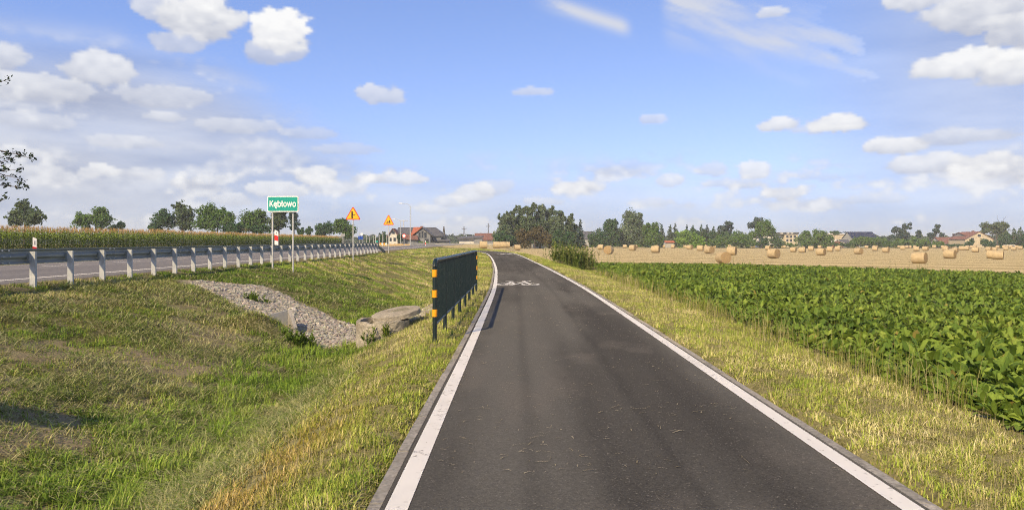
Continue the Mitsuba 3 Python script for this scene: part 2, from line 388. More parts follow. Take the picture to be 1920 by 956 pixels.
def height(x, y):
    x, y = np.asarray(x, float), np.asarray(y, float)
    z = z_base(x, y)
    bump = (nz2(x, y, 1.1, 5) - .5) * .12 + (nz2(x, y, .35, 9) - .5) * .085 + (nz2(x, y, 4.0, 14) - .5) * .16
    xr = x + .015 * y
    calm = sst(-9.2, -8.0, xr) * sst(-.9, -2.0, xr) * sst(90, 40, y)
    z = z + .26 * np.exp(-((x + 5.25) / .42) ** 2 - ((y - 15.35) / .5) ** 2)
    z = z + bump * (calm + .12 * sst(1.5, 4, x))
    lat, zp = lateral(x, y)
    al = np.abs(lat)
    z = np.where(y > 40, z + (zp - .03 - z) * sst(4.0, 1.7, al), z)
    z = np.where(al < 1.52, zp - .12, np.where(al < 1.9, np.minimum(z, zp - .004), z))
    on = sst(-17.05, -16.9, xr) * sst(-10.0, -10.15, xr)
    return z - .05 * on


def axis(parts):
    return np.unique(np.round(np.concatenate([np.arange(a, b, s) for a, b, s in parts]), 4))


GX = axis([(-3000, -200, 200), (-200, -60, 10), (-60, -18, 2), (-18, -10.5, .5), (-10.5, 3.4, .13), (3.4, 7, .4), (7, 40, 1.5), (40, 200, 8), (200, 3001, 200)])
GY = axis([(-300, -20, 40), (-20, 2, 1), (2, 22, .15), (22, 40, .3), (40, 70, .6), (70, 110, 1.0), (110, 300, 6), (300, 3001, 150)])
GXX, GYY = np.meshgrid(GX, GY, indexing='ij')
GZ = height(GXX, GYY)
_rgi = RegularGridInterpolator((GX, GY), GZ, bounds_error=False, fill_value=None)


def H(x, y):
    x, y = np.broadcast_arrays(np.asarray(x, float), np.asarray(y, float))
    return _rgi(np.stack([x.ravel(), y.ravel()], 1)).reshape(x.shape)


def at(px, py, d):
    """what stands d metres away and is seen at this pixel of the photograph: used to measure positions"""
    return np.array([(px - 960) / F * d, d, HC + (453 - py) / F * d])


# regions
CHUTE = sg.Polygon([(-9.2, 20.6), (-7.5, 22.6), (-5.6, 20.3), (-3.35, 17.6), (-2.9, 15.4), (-3.6, 14.3), (-4.35, 14.9), (-4.7, 15.5), (-5.3, 16.3), (-6.1, 17.2)])
BEET_EDGE = lambda y: np.interp(y, [-20, 3, 5.6, 10.4, 19, 40, 57], [3.75, 3.75, 3.85, 4.0, 4.15, 4.8, 5.9])
BEET_FAR = lambda x: np.interp(x, [4, 6, 17, 25, 32, 60, 120], [61, 61, 61, 54, 46, 26, -10])


def inside(poly, x, y):
    import shapely
    return shapely.contains_xy(poly, np.ravel(x), np.ravel(y)).reshape(np.shape(x))


def in_beet(x, y):
    return (x > BEET_EDGE(y)) & (y < BEET_FAR(x))


def stubble_edge(y):
    """left border of the stubble field"""
    return np.interp(y, [40, 55, 60, 75, 95, 110, 130], [6.5, 4.2, 3.6, 1.9, -2.5, -9, -14])


def soil_amount(x, y):
    """how bare the ground is, 0 to 1"""
    xr = x + .015 * y
    b = sst(.50, .66, nz2(x, y, 1.7, 51, 4)) * .75
    for cx, cy, rx, ry, a in ((-5.0, 7.4, .9, .75, 1.0), (-6.4, 8.3, 1.2, .5, .8), (-4.4, 8.8, .5, .5, .7), (-5.0, 11.5, 1.0, .9, .9), (-5.6, 13.8, 1.0, .7, .9), (-7.2, 17.5, 1.3, 1.6, .8), (-4.3, 14.2, .4, .35, .9), (-3.9, 10.2, .7, .5, .5)):
        q = ((x - cx) / rx) ** 2 + ((y - cy) / ry) ** 2
        b = np.maximum(b, a * sst(1.4, .4, q + .9 * (nz2(x, y, .5, 57) - .5)))
    ok = sst(-2.9, -3.8, xr) * sst(-9.6, -8.0, xr) * sst(21, 16, y)
    b = b * ok
    return b


def pick(t, cols):
    """colours along a ramp, t from 0 to 1"""
    cols = np.array(cols)
    k = np.linspace(0, 1, len(cols))
    return np.stack([np.interp(t, k, cols[:, i]) for i in range(3)], -1)


DRY = np.array((.265, .245, .095))
STRAW = np.array((.36, .325, .18))
YGREEN = np.array((.165, .205, .034))
GREEN = np.array((.108, .170, .026))
DEEP = np.array((.048, .088, .016))
RUST = np.array((.20, .13, .03))
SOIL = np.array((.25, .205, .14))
CLIP = np.array((.36, .36, .17))


def ground_color(x, y):
    xr = x + .015 * y
    n1, n2 = nz2(x, y, 1.3, 71, 4), nz2(x, y, .22, 73, 3)
    c = (.4 + 1.2 * n2)[..., None] * np.array((.098, .098, .038))
    dryl = np.maximum(sst(-2.4, -1.5, xr), sst(24, 34, y) * .7)
    c = c * (1 - dryl[..., None]) + dryl[..., None] * (.55 + .8 * n2)[..., None] * np.array((.20, .185, .08))
    s = soil_amount(x, y)[..., None]
    c = c * (1 - s) + s * (.7 + .6 * n2)[..., None] * SOIL
    ch = np.zeros_like(x)
    m = (np.abs(x + 6) < 5) & (np.abs(y - 18) < 6)
    ch[m] = inside(CHUTE.buffer(.15), x[m], y[m])
    ch = ch[..., None]
    c = c * (1 - ch) + ch * (.6 + .7 * n2)[..., None] * np.array((.29, .255, .195))
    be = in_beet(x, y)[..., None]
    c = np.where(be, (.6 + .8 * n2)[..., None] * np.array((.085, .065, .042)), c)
    sh = (sst(-9.35, -9.7, xr) * sst(-10.4, -10.1, xr))[..., None] * .8
    c = c * (1 - sh) + sh * (.6 + .8 * n2)[..., None] * np.array((.17, .145, .11))
    farl = sst(-17.2, -18.0, xr)[..., None]
    c = c * (1 - farl) + farl * (.5 + n1)[..., None] * np.array((.16, .15, .05))
    far = sst(150, 260, y)[..., None] * (xr > -60)[..., None]
    return c * (1 - far) + far * (.5 + n1)[..., None] * np.array((.14, .15, .06))


def grid_sheet(sel):
    """the part of the ground grid whose cells sel() picks"""
    nx, ny = len(GX), len(GY)
    i, j = np.meshgrid(np.arange(nx - 1), np.arange(ny - 1), indexing='ij')
    cx, cy = (GX[i] + GX[i + 1]) / 2, (GY[j] + GY[j + 1]) / 2
    k = sel(cx, cy)
    i, j = i[k], j[k]
    a, b, c, d = i * ny + j, (i + 1) * ny + j, (i + 1) * ny + j + 1, i * ny + j + 1
    f = np.vstack([np.stack([a, b, c], 1), np.stack([a, c, d], 1)])
    used, inv = np.unique(f, return_inverse=True)
    v = np.stack([GXX.ravel(), GYY.ravel(), GZ.ravel()], 1)[used]
    return trimesh.Trimesh(v, inv.reshape(-1, 3), process=False)


def is_stubble(x, y):
    return (x > stubble_edge(y)) & (y > 40) & (y > BEET_FAR(x) + .6) & (y < 350) | ((x > 40) & (y > BEET_FAR(x) + .6) & (y < 350) & (y > -5))


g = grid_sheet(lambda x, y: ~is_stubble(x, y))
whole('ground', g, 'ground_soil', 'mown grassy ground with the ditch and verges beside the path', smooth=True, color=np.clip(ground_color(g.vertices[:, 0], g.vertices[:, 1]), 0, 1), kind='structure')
whole('stubble_field', grid_sheet(is_stubble), 'stubble', 'harvested straw coloured stubble field', smooth=True, kind='structure')

# ------------------------------------------------------------------ path, its kerb, its lines
def path_sheet(l0, l1, dz, s0=0, s1=None, nlat=2):
    sl = slice(s0, s1)
    lats = np.linspace(l0, l1, nlat)
    rows = np.stack([along(q, dz)[sl] for q in lats], 1)
    n = len(rows)
    i, j = np.meshgrid(np.arange(n - 1), np.arange(nlat - 1), indexing='ij')
    a, b, c, d = i * nlat + j, i * nlat + j + 1, (i + 1) * nlat + j + 1, (i + 1) * nlat + j
    f = np.vstack([np.stack([a, b, c], -1).reshape(-1, 3), np.stack([a, c, d], -1).reshape(-1, 3)])
    uv = np.stack([np.broadcast_to(np.linspace(0, 1, nlat), (n, nlat)), np.broadcast_to(PS[sl][:, None], (n, nlat))], -1).reshape(-1, 2)
    return trimesh.Trimesh(rows.reshape(-1, 3), f, process=False), uv


m, uv = path_sheet(-1.44, 1.44, 0.0, nlat=7)
pk = whole('cycle_path', m, 'path_asphalt', 'dark asphalt cycle path curving left into the distance', smooth=True, uv=uv, kind='structure')
for l in (-1.35, 1.35):
    m, uv = path_sheet(l - .06, l + .06, .004)
    part('edge_line', m, 'road_paint', pk, smooth=True, uv=uv)
# kerb stones, one metre each
s = 8.0
kcol = 0
while s < 62:
    for side in (-1, 1):
        q = _sp(np.array([s + .006, s + .994]))
        t = q[1, :2] - q[0, :2]
        L = np.linalg.norm(t)
        t /= L
        nr = np.array([t[1], -t[0]])
        a = 1.442 + R.uniform(-.003, .003)
        w = .07
        z0, z1 = q[:, 2].min() - .16, q[:, 2].mean() - .002 + R.uniform(-.006, .004)
        b = 0.008
        prof = sg.box(0, 0, w, 1)
        m = trimesh.creation.box((w, L, z1 - z0))
        mid = (q[0, :2] + q[1, :2]) / 2 + nr * side * (a + w / 2)
        m.apply_transform(trimesh.transformations.rotation_matrix(math.atan2(t[1], t[0]) - math.pi / 2 + R.uniform(-.004, .004), [0, 0, 1]))
        m.apply_translation((mid[0], mid[1], (z0 + z1) / 2))
        part('kerb_stone', m, ('kerb_concrete', 'concrete', 'kerb_concrete', 'old_concrete')[int(R.integers(0, 4))], pk)
    s += 1.0


def ring(cx, cy, rx, ry, w):
    a = np.linspace(0, 2 * np.pi, 40)
    o = sg.Polygon(np.stack([cx + rx * np.cos(a), cy + ry * np.sin(a)], 1))
    i = sg.Polygon(np.stack([cx + (rx - w) * np.cos(a), cy + (ry - w * 1.8) * np.sin(a)], 1))
    return o.difference(i)


def bike_mark():
    """the painted bicycle: two wheels, frame, saddle and handlebar, stretched along the path"""
    st = lambda pts, w: sg.LineString(pts).buffer(w, cap_style=2)
    sh = [ring(-.36, .55, .27, .5, .06), ring(.36, .55, .27, .5, .06)]
    sh += [st([(-.36, .55), (-.08, .6), (.22, 1.75), (-.2, 1.65), (-.36, .55)], .035), st([(-.08, .6), (-.26, 2.05)], .035), st([(.36, .55), (.18, 2.2)], .04), st([(.18, 2.2), (.36, 2.35), (.40, 2.1)], .035), st([(-.38, 2.1), (-.14, 2.05)], .06)]
    return unary_union(sh)


for (cx, s0, wx, ly) in ((.2, 23.8, 1.12, 1.15), (-.55, 68, 1.3, 1.3)):
    b = affinity.scale(bike_mark(), wx, ly, origin=(0, 0))
    m = extrude(b, .003)
    m = m.subdivide_to_size(.4)
    v = m.vertices.copy()
    x, y = v[:, 0] + cx, v[:, 1] + s0
    _, zp = lateral(x, y)
    m.vertices = np.stack([x, y, np.interp(y, PATH[:10, 1], PATH[:10, 2]) * (y > 30) + .005 + v[:, 2] + (y > 60) * .012], 1)
    whole('bicycle_marking', m, 'road_paint', 'white painted bicycle symbol on the path beside the railing' if s0 < 30 else 'small far white symbol painted where the path bends left', 'road marking')

# ------------------------------------------------------------------ the main road
ry = np.concatenate([np.arange(-40, 120, 4.0), np.arange(120, 420, 20.0)])


def road_sheet(a, b, dz, y=ry, n=2):
    xs = np.array([-17.1, -16.9, -13.5, -10.1, -9.92]) if n == 5 else np.linspace(a, b, n)
    k = np.array([-17.1, -16.9, -13.5, -10.1, -9.92])
    rise = np.interp(y, [0, 20, 60, 110, 200], [0, 0, .07, .14, .1])
    P = np.stack([np.column_stack([q - .015 * y, y, np.interp(q, k, [.45, .57, .65, .565, .47]) + rise + dz]) for q in xs], 1)
    m = len(y)
    i, j = np.meshgrid(np.arange(m - 1), np.arange(n - 1), indexing='ij')
    A, B, C, D = i * n + j, i * n + j + 1, (i + 1) * n + j + 1, (i + 1) * n + j
    f = np.vstack([np.stack([A, B, C], -1).reshape(-1, 3), np.stack([A, C, D], -1).reshape(-1, 3)])
    uv = np.stack([np.broadcast_to((xs + 16.9) / 6.8, (m, n)), np.broadcast_to(y[:, None], (m, n))], -1).reshape(-1, 2)
    return trimesh.Trimesh(P.reshape(-1, 3), f, process=False), uv


m, uv = road_sheet(-17.1, -9.92, 0.012, n=5)
rk = whole('main_road', m, 'road_asphalt', 'grey asphalt main road running behind the crash barrier', smooth=True, uv=uv, kind='structure')
for a in (-16.62, -10.42):
    m, uv = road_sheet(a - .07, a + .07, .017)
    part('edge_line', m, 'road_paint', rk, uv=uv)
yy = 6.0
while yy < 130:
    m, uv = road_sheet(-13.56, -13.44, .017, np.array([yy, yy + 2.0]))
    part('centre_dash', m, 'road_paint', rk, uv=uv)
    yy += 4.0

# ------------------------------------------------------------------ guard rail
GRX = -9.66
gx = lambda y: GRX - .015 * y
gb = thing('guard_rail', 'galvanised steel crash barrier with white topped posts along the main road', 'guard rail')
Y0 = 15.37
ys = [Y0 + 1.335 * k for k in range(-4, 34)]
# w-beam profile (offset towards the road, height)
prof = np.array([(-.02, -.155), (-.02, -.135), (-.075, -.10), (-.075, -.055), (-.02, -.018), (-.02, .018), (-.075, .055), (-.075, .10), (-.02, .135), (-.02, .155)])
prof[:, 0] -= .045


def rail_top(y):
    return np.interp(y, [0, 20, 55, 58.5, 63, 70], [1.255, 1.255, 1.31, 1.28, .62, .5])


def beam(y0, y1, off=0.0):
    y = np.linspace(y0, y1, 9)
    P = np.stack([np.column_stack([gx(y) + a + off, y, rail_top(y) - .155 + b * np.interp(y, [58, 63], [1, .8])]) for a, b in prof], 1)
    Q = P + np.array([.004, 0, 0])
    n = len(prof)
    V = np.vstack([P.reshape(-1, 3), Q.reshape(-1, 3)])
    i, j = np.meshgrid(np.arange(len(y) - 1), np.arange(n - 1), indexing='ij')
    A, B, C, D = i * n + j, i * n + j + 1, (i + 1) * n + j + 1, (i + 1) * n + j
    f = np.vstack([np.stack([A, B, C], -1).reshape(-1, 3), np.stack([A, C, D], -1).reshape(-1, 3)])
    o = len(P.reshape(-1, 3))
    e1 = np.stack([i[:, 0] * n, (i[:, 0] + 1) * n], 1)
    e2 = e1 + n - 1
    rim = np.vstack([np.column_stack([e, e[:, ::-1] + o]) for e in (e1, e2)])
    rim = np.vstack([rim[:, [0, 1, 2]], rim[:, [0, 2, 3]]])
    return trimesh.Trimesh(V, np.vstack([f, f[:, ::-1] + o, rim]), process=False)


b0 = ys[0] + .6
k = 0
while b0 < 59:
    b1 = min(b0 + 4.005, 63.2)
    part('rail_beam', beam(b0 - .15, b1 + .15, -.005 * (k % 2)), 'zinc_rail', gb)
    if b1 < 60:
        bolts = [trimesh.creation.cylinder(.016, .02, sections=8).apply_transform(trimesh.transformations.rotation_matrix(math.pi / 2, [0, 1, 0])).apply_translation((gx(b1 + q) - .055 + dx, b1 + q, rail_top(b1) - .155 + dz)) for q in (-.1, .1) for dz, dx in ((-.12, 0.01), (.12, .01), (.0, .03))]
        part('splice_bolt', cat(*bolts), 'zinc', gb, kind='stuff')
    b0, k = b1, k + 1
# posts: C profile, taller than the beam's back
cw, cd, ct = .060, .115, .006
cprof = unary_union([sg.box(-cd / 2, -cw / 2, cd / 2, -cw / 2 + ct), sg.box(cd / 2 - ct, -cw / 2, cd / 2, cw / 2), sg.box(-cd / 2, -cw / 2, -cd / 2 + ct, cw / 2), sg.box(-cd / 2, cw / 2 - ct, -cd / 2 + .03, cw / 2), sg.box(cd / 2 - .03, cw / 2 - ct, cd / 2, cw / 2)])
for y in ys:
    if y > 59:
        continue
    x = gx(y) + .035
    zb = float(H(x, y)) - .25
    zt = rail_top(y) - .055
    m = extrude(cprof, zt - zb)
    m.apply_translation((x, y, zb))
    p = part('post', m, 'zinc', gb)
    br = box(x - cd / 2 - .04, x - cd / 2, y - .05, y + .05, zt - .18, zt - .06)
    part('bracket', br, 'zinc_rail', p)

# marker posts
def delineator(x, y, zb, h, label, w=.12, tilt=0.0, group=None):
    t = thing('marker_post', label, 'marker post', group)
    p = sg.Polygon([(-w / 2, 0), (w / 2, 0), (w / 2, h - w * .5), (-w / 2, h)]).buffer(-.01).buffer(.01)
    yaw = tilt
    part('body', upright(extrude(p, .05), x, y, zb, yaw), 'white_plastic', t, smooth=30)
    z1 = h * .32
    band = sg.Polygon([(-w / 2, z1), (w / 2, z1 - w * .3), (w / 2, z1 + h * .34 - w * .3), (-w / 2, z1 + h * .34)])
    m = extrude(band, .006)
    m.apply_translation((0, 0, .052))
    part('red_band', upright(m, x, y, zb, yaw), 'sign_red', t)
    c = extrude(sg.box(-.02, h * .72, .02, h * .86), .006)
    c.apply_translation((0, 0, .052))
    part('reflector', upright(c, x, y, zb, yaw), 'sign_grey', t)


y = 32.3
delineator(gx(y) + .0, y - .1, rail_top(y) - .02, .66, 'red and white marker post on the crash barrier between the town sign legs', .155)
delineator(-18.1 - .015 * 29, 29.0, float(H(-18.5, 29)), 1.08, 'marker post with slanted red band in front of the maize', .13, .5)
x, y, z = at(797.7, 465, 118)
delineator(x, y, float(H(x, y)) - .05, .95, 'small far marker post on the grassy brow before the grey wall', .13)

# ------------------------------------------------------------------ signs
def rounded(w, h, r):
    return sg.box(-w / 2 + r, r, w / 2 - r, h - r).buffer(r)


def town_sign():
    x, y, zs = (531 - 960) / F * 28.3, 28.3, HC + (453 - 397.5) / F * 28.3
    w, h = 1.21, .60
    t = thing('town_sign', 'green town name board with white border on two grey legs', 'road sign')
    part('plate', upright(extrude(rounded(w, h, .05), .03), x, y, zs, -.06), 'sign_grey', t)
    bk = extrude(rounded(w - .004, h - .004, .05), .004)
    bk.apply_translation((0, .002, .032))
    part('border', upright(bk, x, y, zs, -.06), 'sign_white', t)
    fr = extrude(affinity.translate(rounded(w - .07, h - .07, .03), 0, .035), .004)
    fr.apply_translation((0, 0, .038))
    part('face', upright(fr, x, y, zs, -.06), 'sign_green', t)
    tx = meshkit.text_mesh('Kębłowo', .225, .004, bold=True)
    b = tx.bounds
    tx.apply_scale([1.02 / (b[1, 0] - b[0, 0]), 1.0, 1.0])
    tx.apply_translation((-(tx.bounds[0, 0] + tx.bounds[1, 0]) / 2, .20, .044))
    part('lettering', upright(tx, x, y, zs, -.06), 'sign_white', t)
    for px in (511, 549.5):
        lx = (px - 960) / F * 28.35
        part('leg', tube([(lx, 28.36, float(H(lx, 28.36)) - .3), (lx, 28.36, zs + h - .1)], .031, 10), 'zinc_pole', t, smooth=40)


def triangle_sign(px, ytop, ybot, halfw, d, label, pict):
    s = 2 * halfw / F * d
    hh = (ybot - ytop) / F * d
    x, y, z0 = (px - 960) / F * d, d, HC + (453 - ybot) / F * d
    t = thing('warning_sign', label, 'warning sign', None)
    tri = sg.Polygon([(-s / 2, 0), (s / 2, 0), (0, hh)])
    tri = tri.buffer(-.06).buffer(.06)
    part('plate', upright(extrude(tri, .02), x, y, z0), 'sign_grey', t)
    r = extrude(tri, .004)
    r.apply_translation((0, 0, .022))
    part('red_border', upright(r, x, y, z0), 'sign_red', t)
    yf = extrude(tri.buffer(-.05 * s, join_style=2).buffer(-.02).buffer(.02), .004)
    yf.apply_translation((0, 0, .028))
    part('yellow_face', upright(yf, x, y, z0), 'sign_yellow', t)
    b = extrude(affinity.scale(pict, s, s, origin=(0, 0)), .004)
    b.apply_translation((0, 0, .034))
    part('pictogram', upright(b, x, y, z0), 'sign_black', t)
    part('pole', tube([(x, y + .035, float(H(x, y)) - .3), (x, y + .035, z0 + hh * .8)], .032, 8), 'zinc_pole', t, smooth=40)


def runner(cx, s, flip=1):
    st = lambda pts, w: sg.LineString([(cx + flip * a * s, b * s) for a, b in pts]).buffer(w * s)
    return unary_union([sg.Point(cx + flip * .02 * s, .47 * s).buffer(.075 * s), st([(0, .36), (-.03, .22)], .065), st([(-.03, .22), (.10, .12), (.08, -.01)], .035), st([(-.03, .22), (-.09, .08), (-.2, .06)], .035), st([(0, .36), (.12, .27), (.19, .32)], .028), st([(0, .36), (-.13, .30), (-.17, .21)], .028)])


JUNCTION = unary_union([sg.box(-.105, .07, -.005, .50).union(sg.Point(-.055, .50).buffer(.05)), sg.box(-.02, .30, .15, .345)])
KIDS = unary_union([affinity.translate(runner(.08, .62), 0, .10), affinity.translate(runner(-.13, .47), 0, .11)])
town_sign()
triangle_sign(662, 386.5, 412, 14.6, 43.5, 'yellow warning triangle with a side road symbol, nearer of two', JUNCTION)
triangle_sign(728.7, 401.5, 422, 10.4, 58.5, 'yellow warning triangle with running children, farther of two', KIDS)

# ------------------------------------------------------------------ pedestrian railing
def railing():
    t = thing('pedestrian_railing', 'dark green steel railing with orange bands beside the path', 'railing')
    a, b = np.array([-1.11, 10.72]), np.array([-1.02, 21.3])
    n = 8
    D = (b - a) / np.linalg.norm(b - a)
    z = lambda p: -.04
    ht = 1.2
    P = [a + (b - a) * k / (n - 1) for k in range(n)]
    r, cr = .032, .13
    arc = [(cr * (1 - math.cos(q)), ht - r - cr + cr * math.sin(q)) for q in np.linspace(0, math.pi / 2, 7)]
    Ln = np.linalg.norm(b - a)
    top = [(u, v) for u, v in arc[1:]] + [(Ln - u, v) for u, v in arc[1:][::-1]]
    to3 = lambda u, v: np.array([a[0] + D[0] * u, a[1] + D[1] * u, v - .04])
    pts = [to3(u, v) for u, v in top]
    k = len(arc) - 1
    full = pts[:k] + [to3(q, ht - r) for q in np.linspace(cr, Ln - cr, 12)[1:-1]] + pts[k:]
    part('top_rail', tube(full, r, 12), 'green_paint', t, smooth=40)
    for i, p in enumerate(P):
        zt = ht - .04 - (cr if i in (0, n - 1) else .03)
        zb = float(H(p[0], p[1])) - .3
        rr = r if i in (0, n - 1) else .031
        pk = part('post', tube([(p[0], p[1], zb), (p[0], p[1], zt)], rr, 12), 'green_paint', t, smooth=40)
        if i in (0, n - 1):
            for zz in (.325, .60, .895):
                part('orange_band', tube([(p[0], p[1], zz), (p[0], p[1], zz + .105)], r + .005, 14), 'orange_band', pk, smooth=40)
    part('bottom_rail', tube([to3(q, .245) for q in np.linspace(.02, Ln - .02, 8)], .02, 8), 'green_paint', t, smooth=40)
    for i in range(n - 1):
        q0, q1 = Ln * i / (n - 1), Ln * (i + 1) / (n - 1)
        m = 12
        for j in range(1, m):
            u = q0 + (q1 - q0) * j / m
            p = to3(u, 0)
            part('bar', tube([(p[0], p[1], .205), (p[0], p[1], ht - .04 - r)], .0095, 6), 'green_paint', t, smooth=40)


railing()

# ------------------------------------------------------------------ manhole ring, slab, culvert mouth
def rough(m, a, s, seed):
    v = m.vertices
    n = np.stack([meshkit.noise(v * s + 7 * k, seed + k) - .5 for k in range(3)], -1)
    m.vertices = v + n * a
    return m


MX, MY = -2.55, 14.75
zb, zt = -1.0, -.12


def ring_mesh():
    o, i = .52, .42
    an = np.linspace(0, 2 * np.pi, 73)[:-1]
    top = zt - .05 * (meshkit.noise(np.stack([an * 3, 0 * an, 0 * an], 1), 3)) - .04 * np.exp(-((an - 4.35) / .16) ** 2)
    rows = []
    for r, z in ((o, None), (o, 'm'), (o - .015, 't'), (i + .015, 't'), (i, 'm'), (i, None)):
        zz = np.full_like(an, zb) if z is None else (top - .02 if z == 'm' else top)
        rows.append(np.stack([MX + r * np.cos(an), MY + r * np.sin(an), zz], 1))
    V = np.stack(rows, 0)
    n = len(an)
    f = []
    for k in range(len(rows) - 1):
        j = np.arange(n)
        A, B, C, Dd = k * n + j, k * n + (j + 1) % n, (k + 1) * n + (j + 1) % n, (k + 1) * n + j
        f += [np.stack([A, B, C], 1), np.stack([A, C, Dd], 1)]
    m = trimesh.Trimesh(V.reshape(-1, 3), np.vstack(f), process=False)
    return rough(m, .018, 9, 5)


wr = thing('manhole_ring', 'weathered concrete manhole ring with chipped rim in the ditch', 'manhole')
part('ring', ring_mesh(), 'old_concrete', wr, smooth=35)
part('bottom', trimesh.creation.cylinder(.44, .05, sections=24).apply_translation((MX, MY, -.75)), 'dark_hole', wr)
sl = trimesh.creation.cylinder(.50, .085, sections=40).subdivide().subdivide()
v = sl.vertices
sl.vertices = v * np.array([1.0, 1.0, 1.0]) * (1 - .05 * (meshkit.noise(np.stack([np.arctan2(v[:, 1], v[:, 0]) * 3, 0 * v[:, 0], 0 * v[:, 0]], 1), 8)))[:, None] ** np.array([1, 1, 0])
sl.vertices[:, 2] -= .03 * (np.hypot(v[:, 0], v[:, 1]) > .46)
rough(sl, .02, 8, 21)
sl.apply_transform(trimesh.transformations.rotation_matrix(math.radians(-9), [0, 1, 0]) @ trimesh.transformations.rotation_matrix(math.radians(7), [1, 0, 0]))
sl.apply_translation((MX + .22, MY + .27, zt + .10))
whole('concrete_slab', sl, 'old_concrete', 'round broken concrete slab lying tilted on the manhole ring', 'concrete cover', smooth=35)

# culvert mouth in the bank
cz = lambda px, py, d: at(px, py, d)
cm = thing('culvert_mouth', 'small slanted concrete culvert mouth between gravel and grass', 'culvert')
c0 = np.array([-4.95, 16.1])
zc = float(H(*c0))


def wedge(pts, th, axis_dir):
    """side plate: polygon in 3D extruded along axis_dir"""
    p = np.array(pts, float)
    q = p + np.array(axis_dir) * th
    n = len(p)
    f = [[0, k, k + 1] for k in range(1, n - 1)] + [[n, n + k + 1, n + k] for k in range(1, n - 1)]
    for k in range(n):
        f += [[k, (k + 1) % n, n + k], [(k + 1) % n, n + (k + 1) % n, n + k]]
    return trimesh.Trimesh(np.vstack([p, q]), f, process=False)


X0, Yc = -5.15, 16.1
A_, B_, C_, D_ = (np.array(q) for q in ((-5.32, 16.25, zc + .20), (-4.93, 16.42, zc + .30), (-4.60, 15.75, zc - .04), (-5.0, 15.6, zc - .02)))
low = np.array([0, 0, -.62])
part('head_wall', wedge([A_, B_, B_ + low, A_ + low], .075, (-.4, .92, 0)), 'wall_grey', cm)
part('right_wall', wedge([B_ + (0.002, 0, .012), C_ + (0.002, 0, .012), C_ + low, B_ + low], .075, (.92, .38, 0)), 'concrete', cm)
part('left_wall', wedge([A_ + (-.002, 0, .008), D_ + (-.002, 0, .008), D_ + low, A_ + low], .07, (-.92, -.3, 0)), 'concrete', cm)
# ------------------------------------------------------------------ scatter tools
class Soup:
    def __init__(self):
        self.v, self.f, self.c, self.n = [], [], [], 0

    def add(self, v, f, c):
        v = np.asarray(v, float).reshape(-1, 3)
        self.v.append(v)
        self.f.append(np.asarray(f, int).reshape(-1, 3) + self.n)
        self.c.append(np.asarray(c, float).reshape(-1, 3))
        self.n += len(v)

    def put(self, name, bsdf='foliage', parent=None, **kw):
        m = trimesh.Trimesh(np.vstack(self.v), np.vstack(self.f), process=False)
        c = np.clip(np.vstack(self.c), 0, .9)
        return part(name, m, bsdf, parent, color=c, **kw) if parent else whole(name, m, bsdf, color=c, **kw)


def stones(name, xs, ys, r, label, base, seed, lift=.25):
    rg = np.random.default_rng(seed)
    ico = trimesh.creation.box((1.25, 1.25, 1.25))
    so = Soup()
    n = len(xs)
    v = np.array(ico.vertices)[None] * (1 + rg.uniform(-.32, .32, (n, 8, 1)) + rg.uniform(-.15, .15, (n, 8, 3)))
    v = v * rg.uniform(.65, 1.25, (n, 1, 3)) * np.array([1, 1, .7])
    a = rg.uniform(0, 6.28, n)
    ca, sa = np.cos(a)[:, None], np.sin(a)[:, None]
    x, yv = v[..., 0] * ca - v[..., 1] * sa, v[..., 0] * sa + v[..., 1] * ca
    v = np.stack([x, yv, v[..., 2]], -1) * r[:, None, None]
    v += np.stack([xs, ys, H(xs, ys) + r * lift], -1)[:, None]
    f = np.array(ico.faces)[None] + (np.arange(n) * 8)[:, None, None]
    c = base * rg.uniform(.6, 1.35, (n, 1)) * (1 + rg.uniform(-.08, .08, (n, 3)))
    so.add(v, f, np.repeat(c, 8, 0))
    return so.put(name, 'stone', label=label, kind='stuff')


rg = np.random.default_rng(5)
cx0, cy0, cx1, cy1 = CHUTE.bounds
X, Y = rg.uniform(cx0, cx1, 36000), rg.uniform(cy0, cy1, 36000)
k = inside(CHUTE, X, Y) & (np.hypot(X - MX, Y - MY) > .55) & ~((X > X0 - .1) & (X < X0 + .8) & (np.abs(Y - Yc) < .45)) & ~((X > -5.4) & (X < -4.5) & (Y > 15.5) & (Y < 16.5))
import shapely
bd = shapely.distance(CHUTE.boundary, shapely.points(X, Y))
k &= (rg.uniform(0, 1, len(X)) < .12 + bd / .55 + .9 * (nz2(X, Y, .6, 111) - .5)) & (nz2(X, Y, .9, 113) + bd > .42)
X, Y = X[k], Y[k]
stones('gravel', X, Y, rg.uniform(.015, .046, len(X)) * np.where(rg.uniform(0, 1, len(X)) < .04, 1.6, 1), 'pale crushed stone spread down the bank to the manhole', np.array((.40, .375, .32)), 6)
# a few loose stones and rubble along the foot of the railing bank
X = np.concatenate([rg.normal(-2.15, .16, 260) + 0, rg.normal(-2.0, .2, 160)])
Y = np.concatenate([rg.uniform(15.2, 20.0, 260), rg.uniform(20, 30, 160)])
X = X + .05 * (Y - 15.2)
X = np.minimum(X, -1.45)
stones('rubble', X, Y, rg.uniform(.03, .085, len(X)), 'pale stony rubble along the ditch side behind the railing', np.array((.42, .39, .32)), 9)

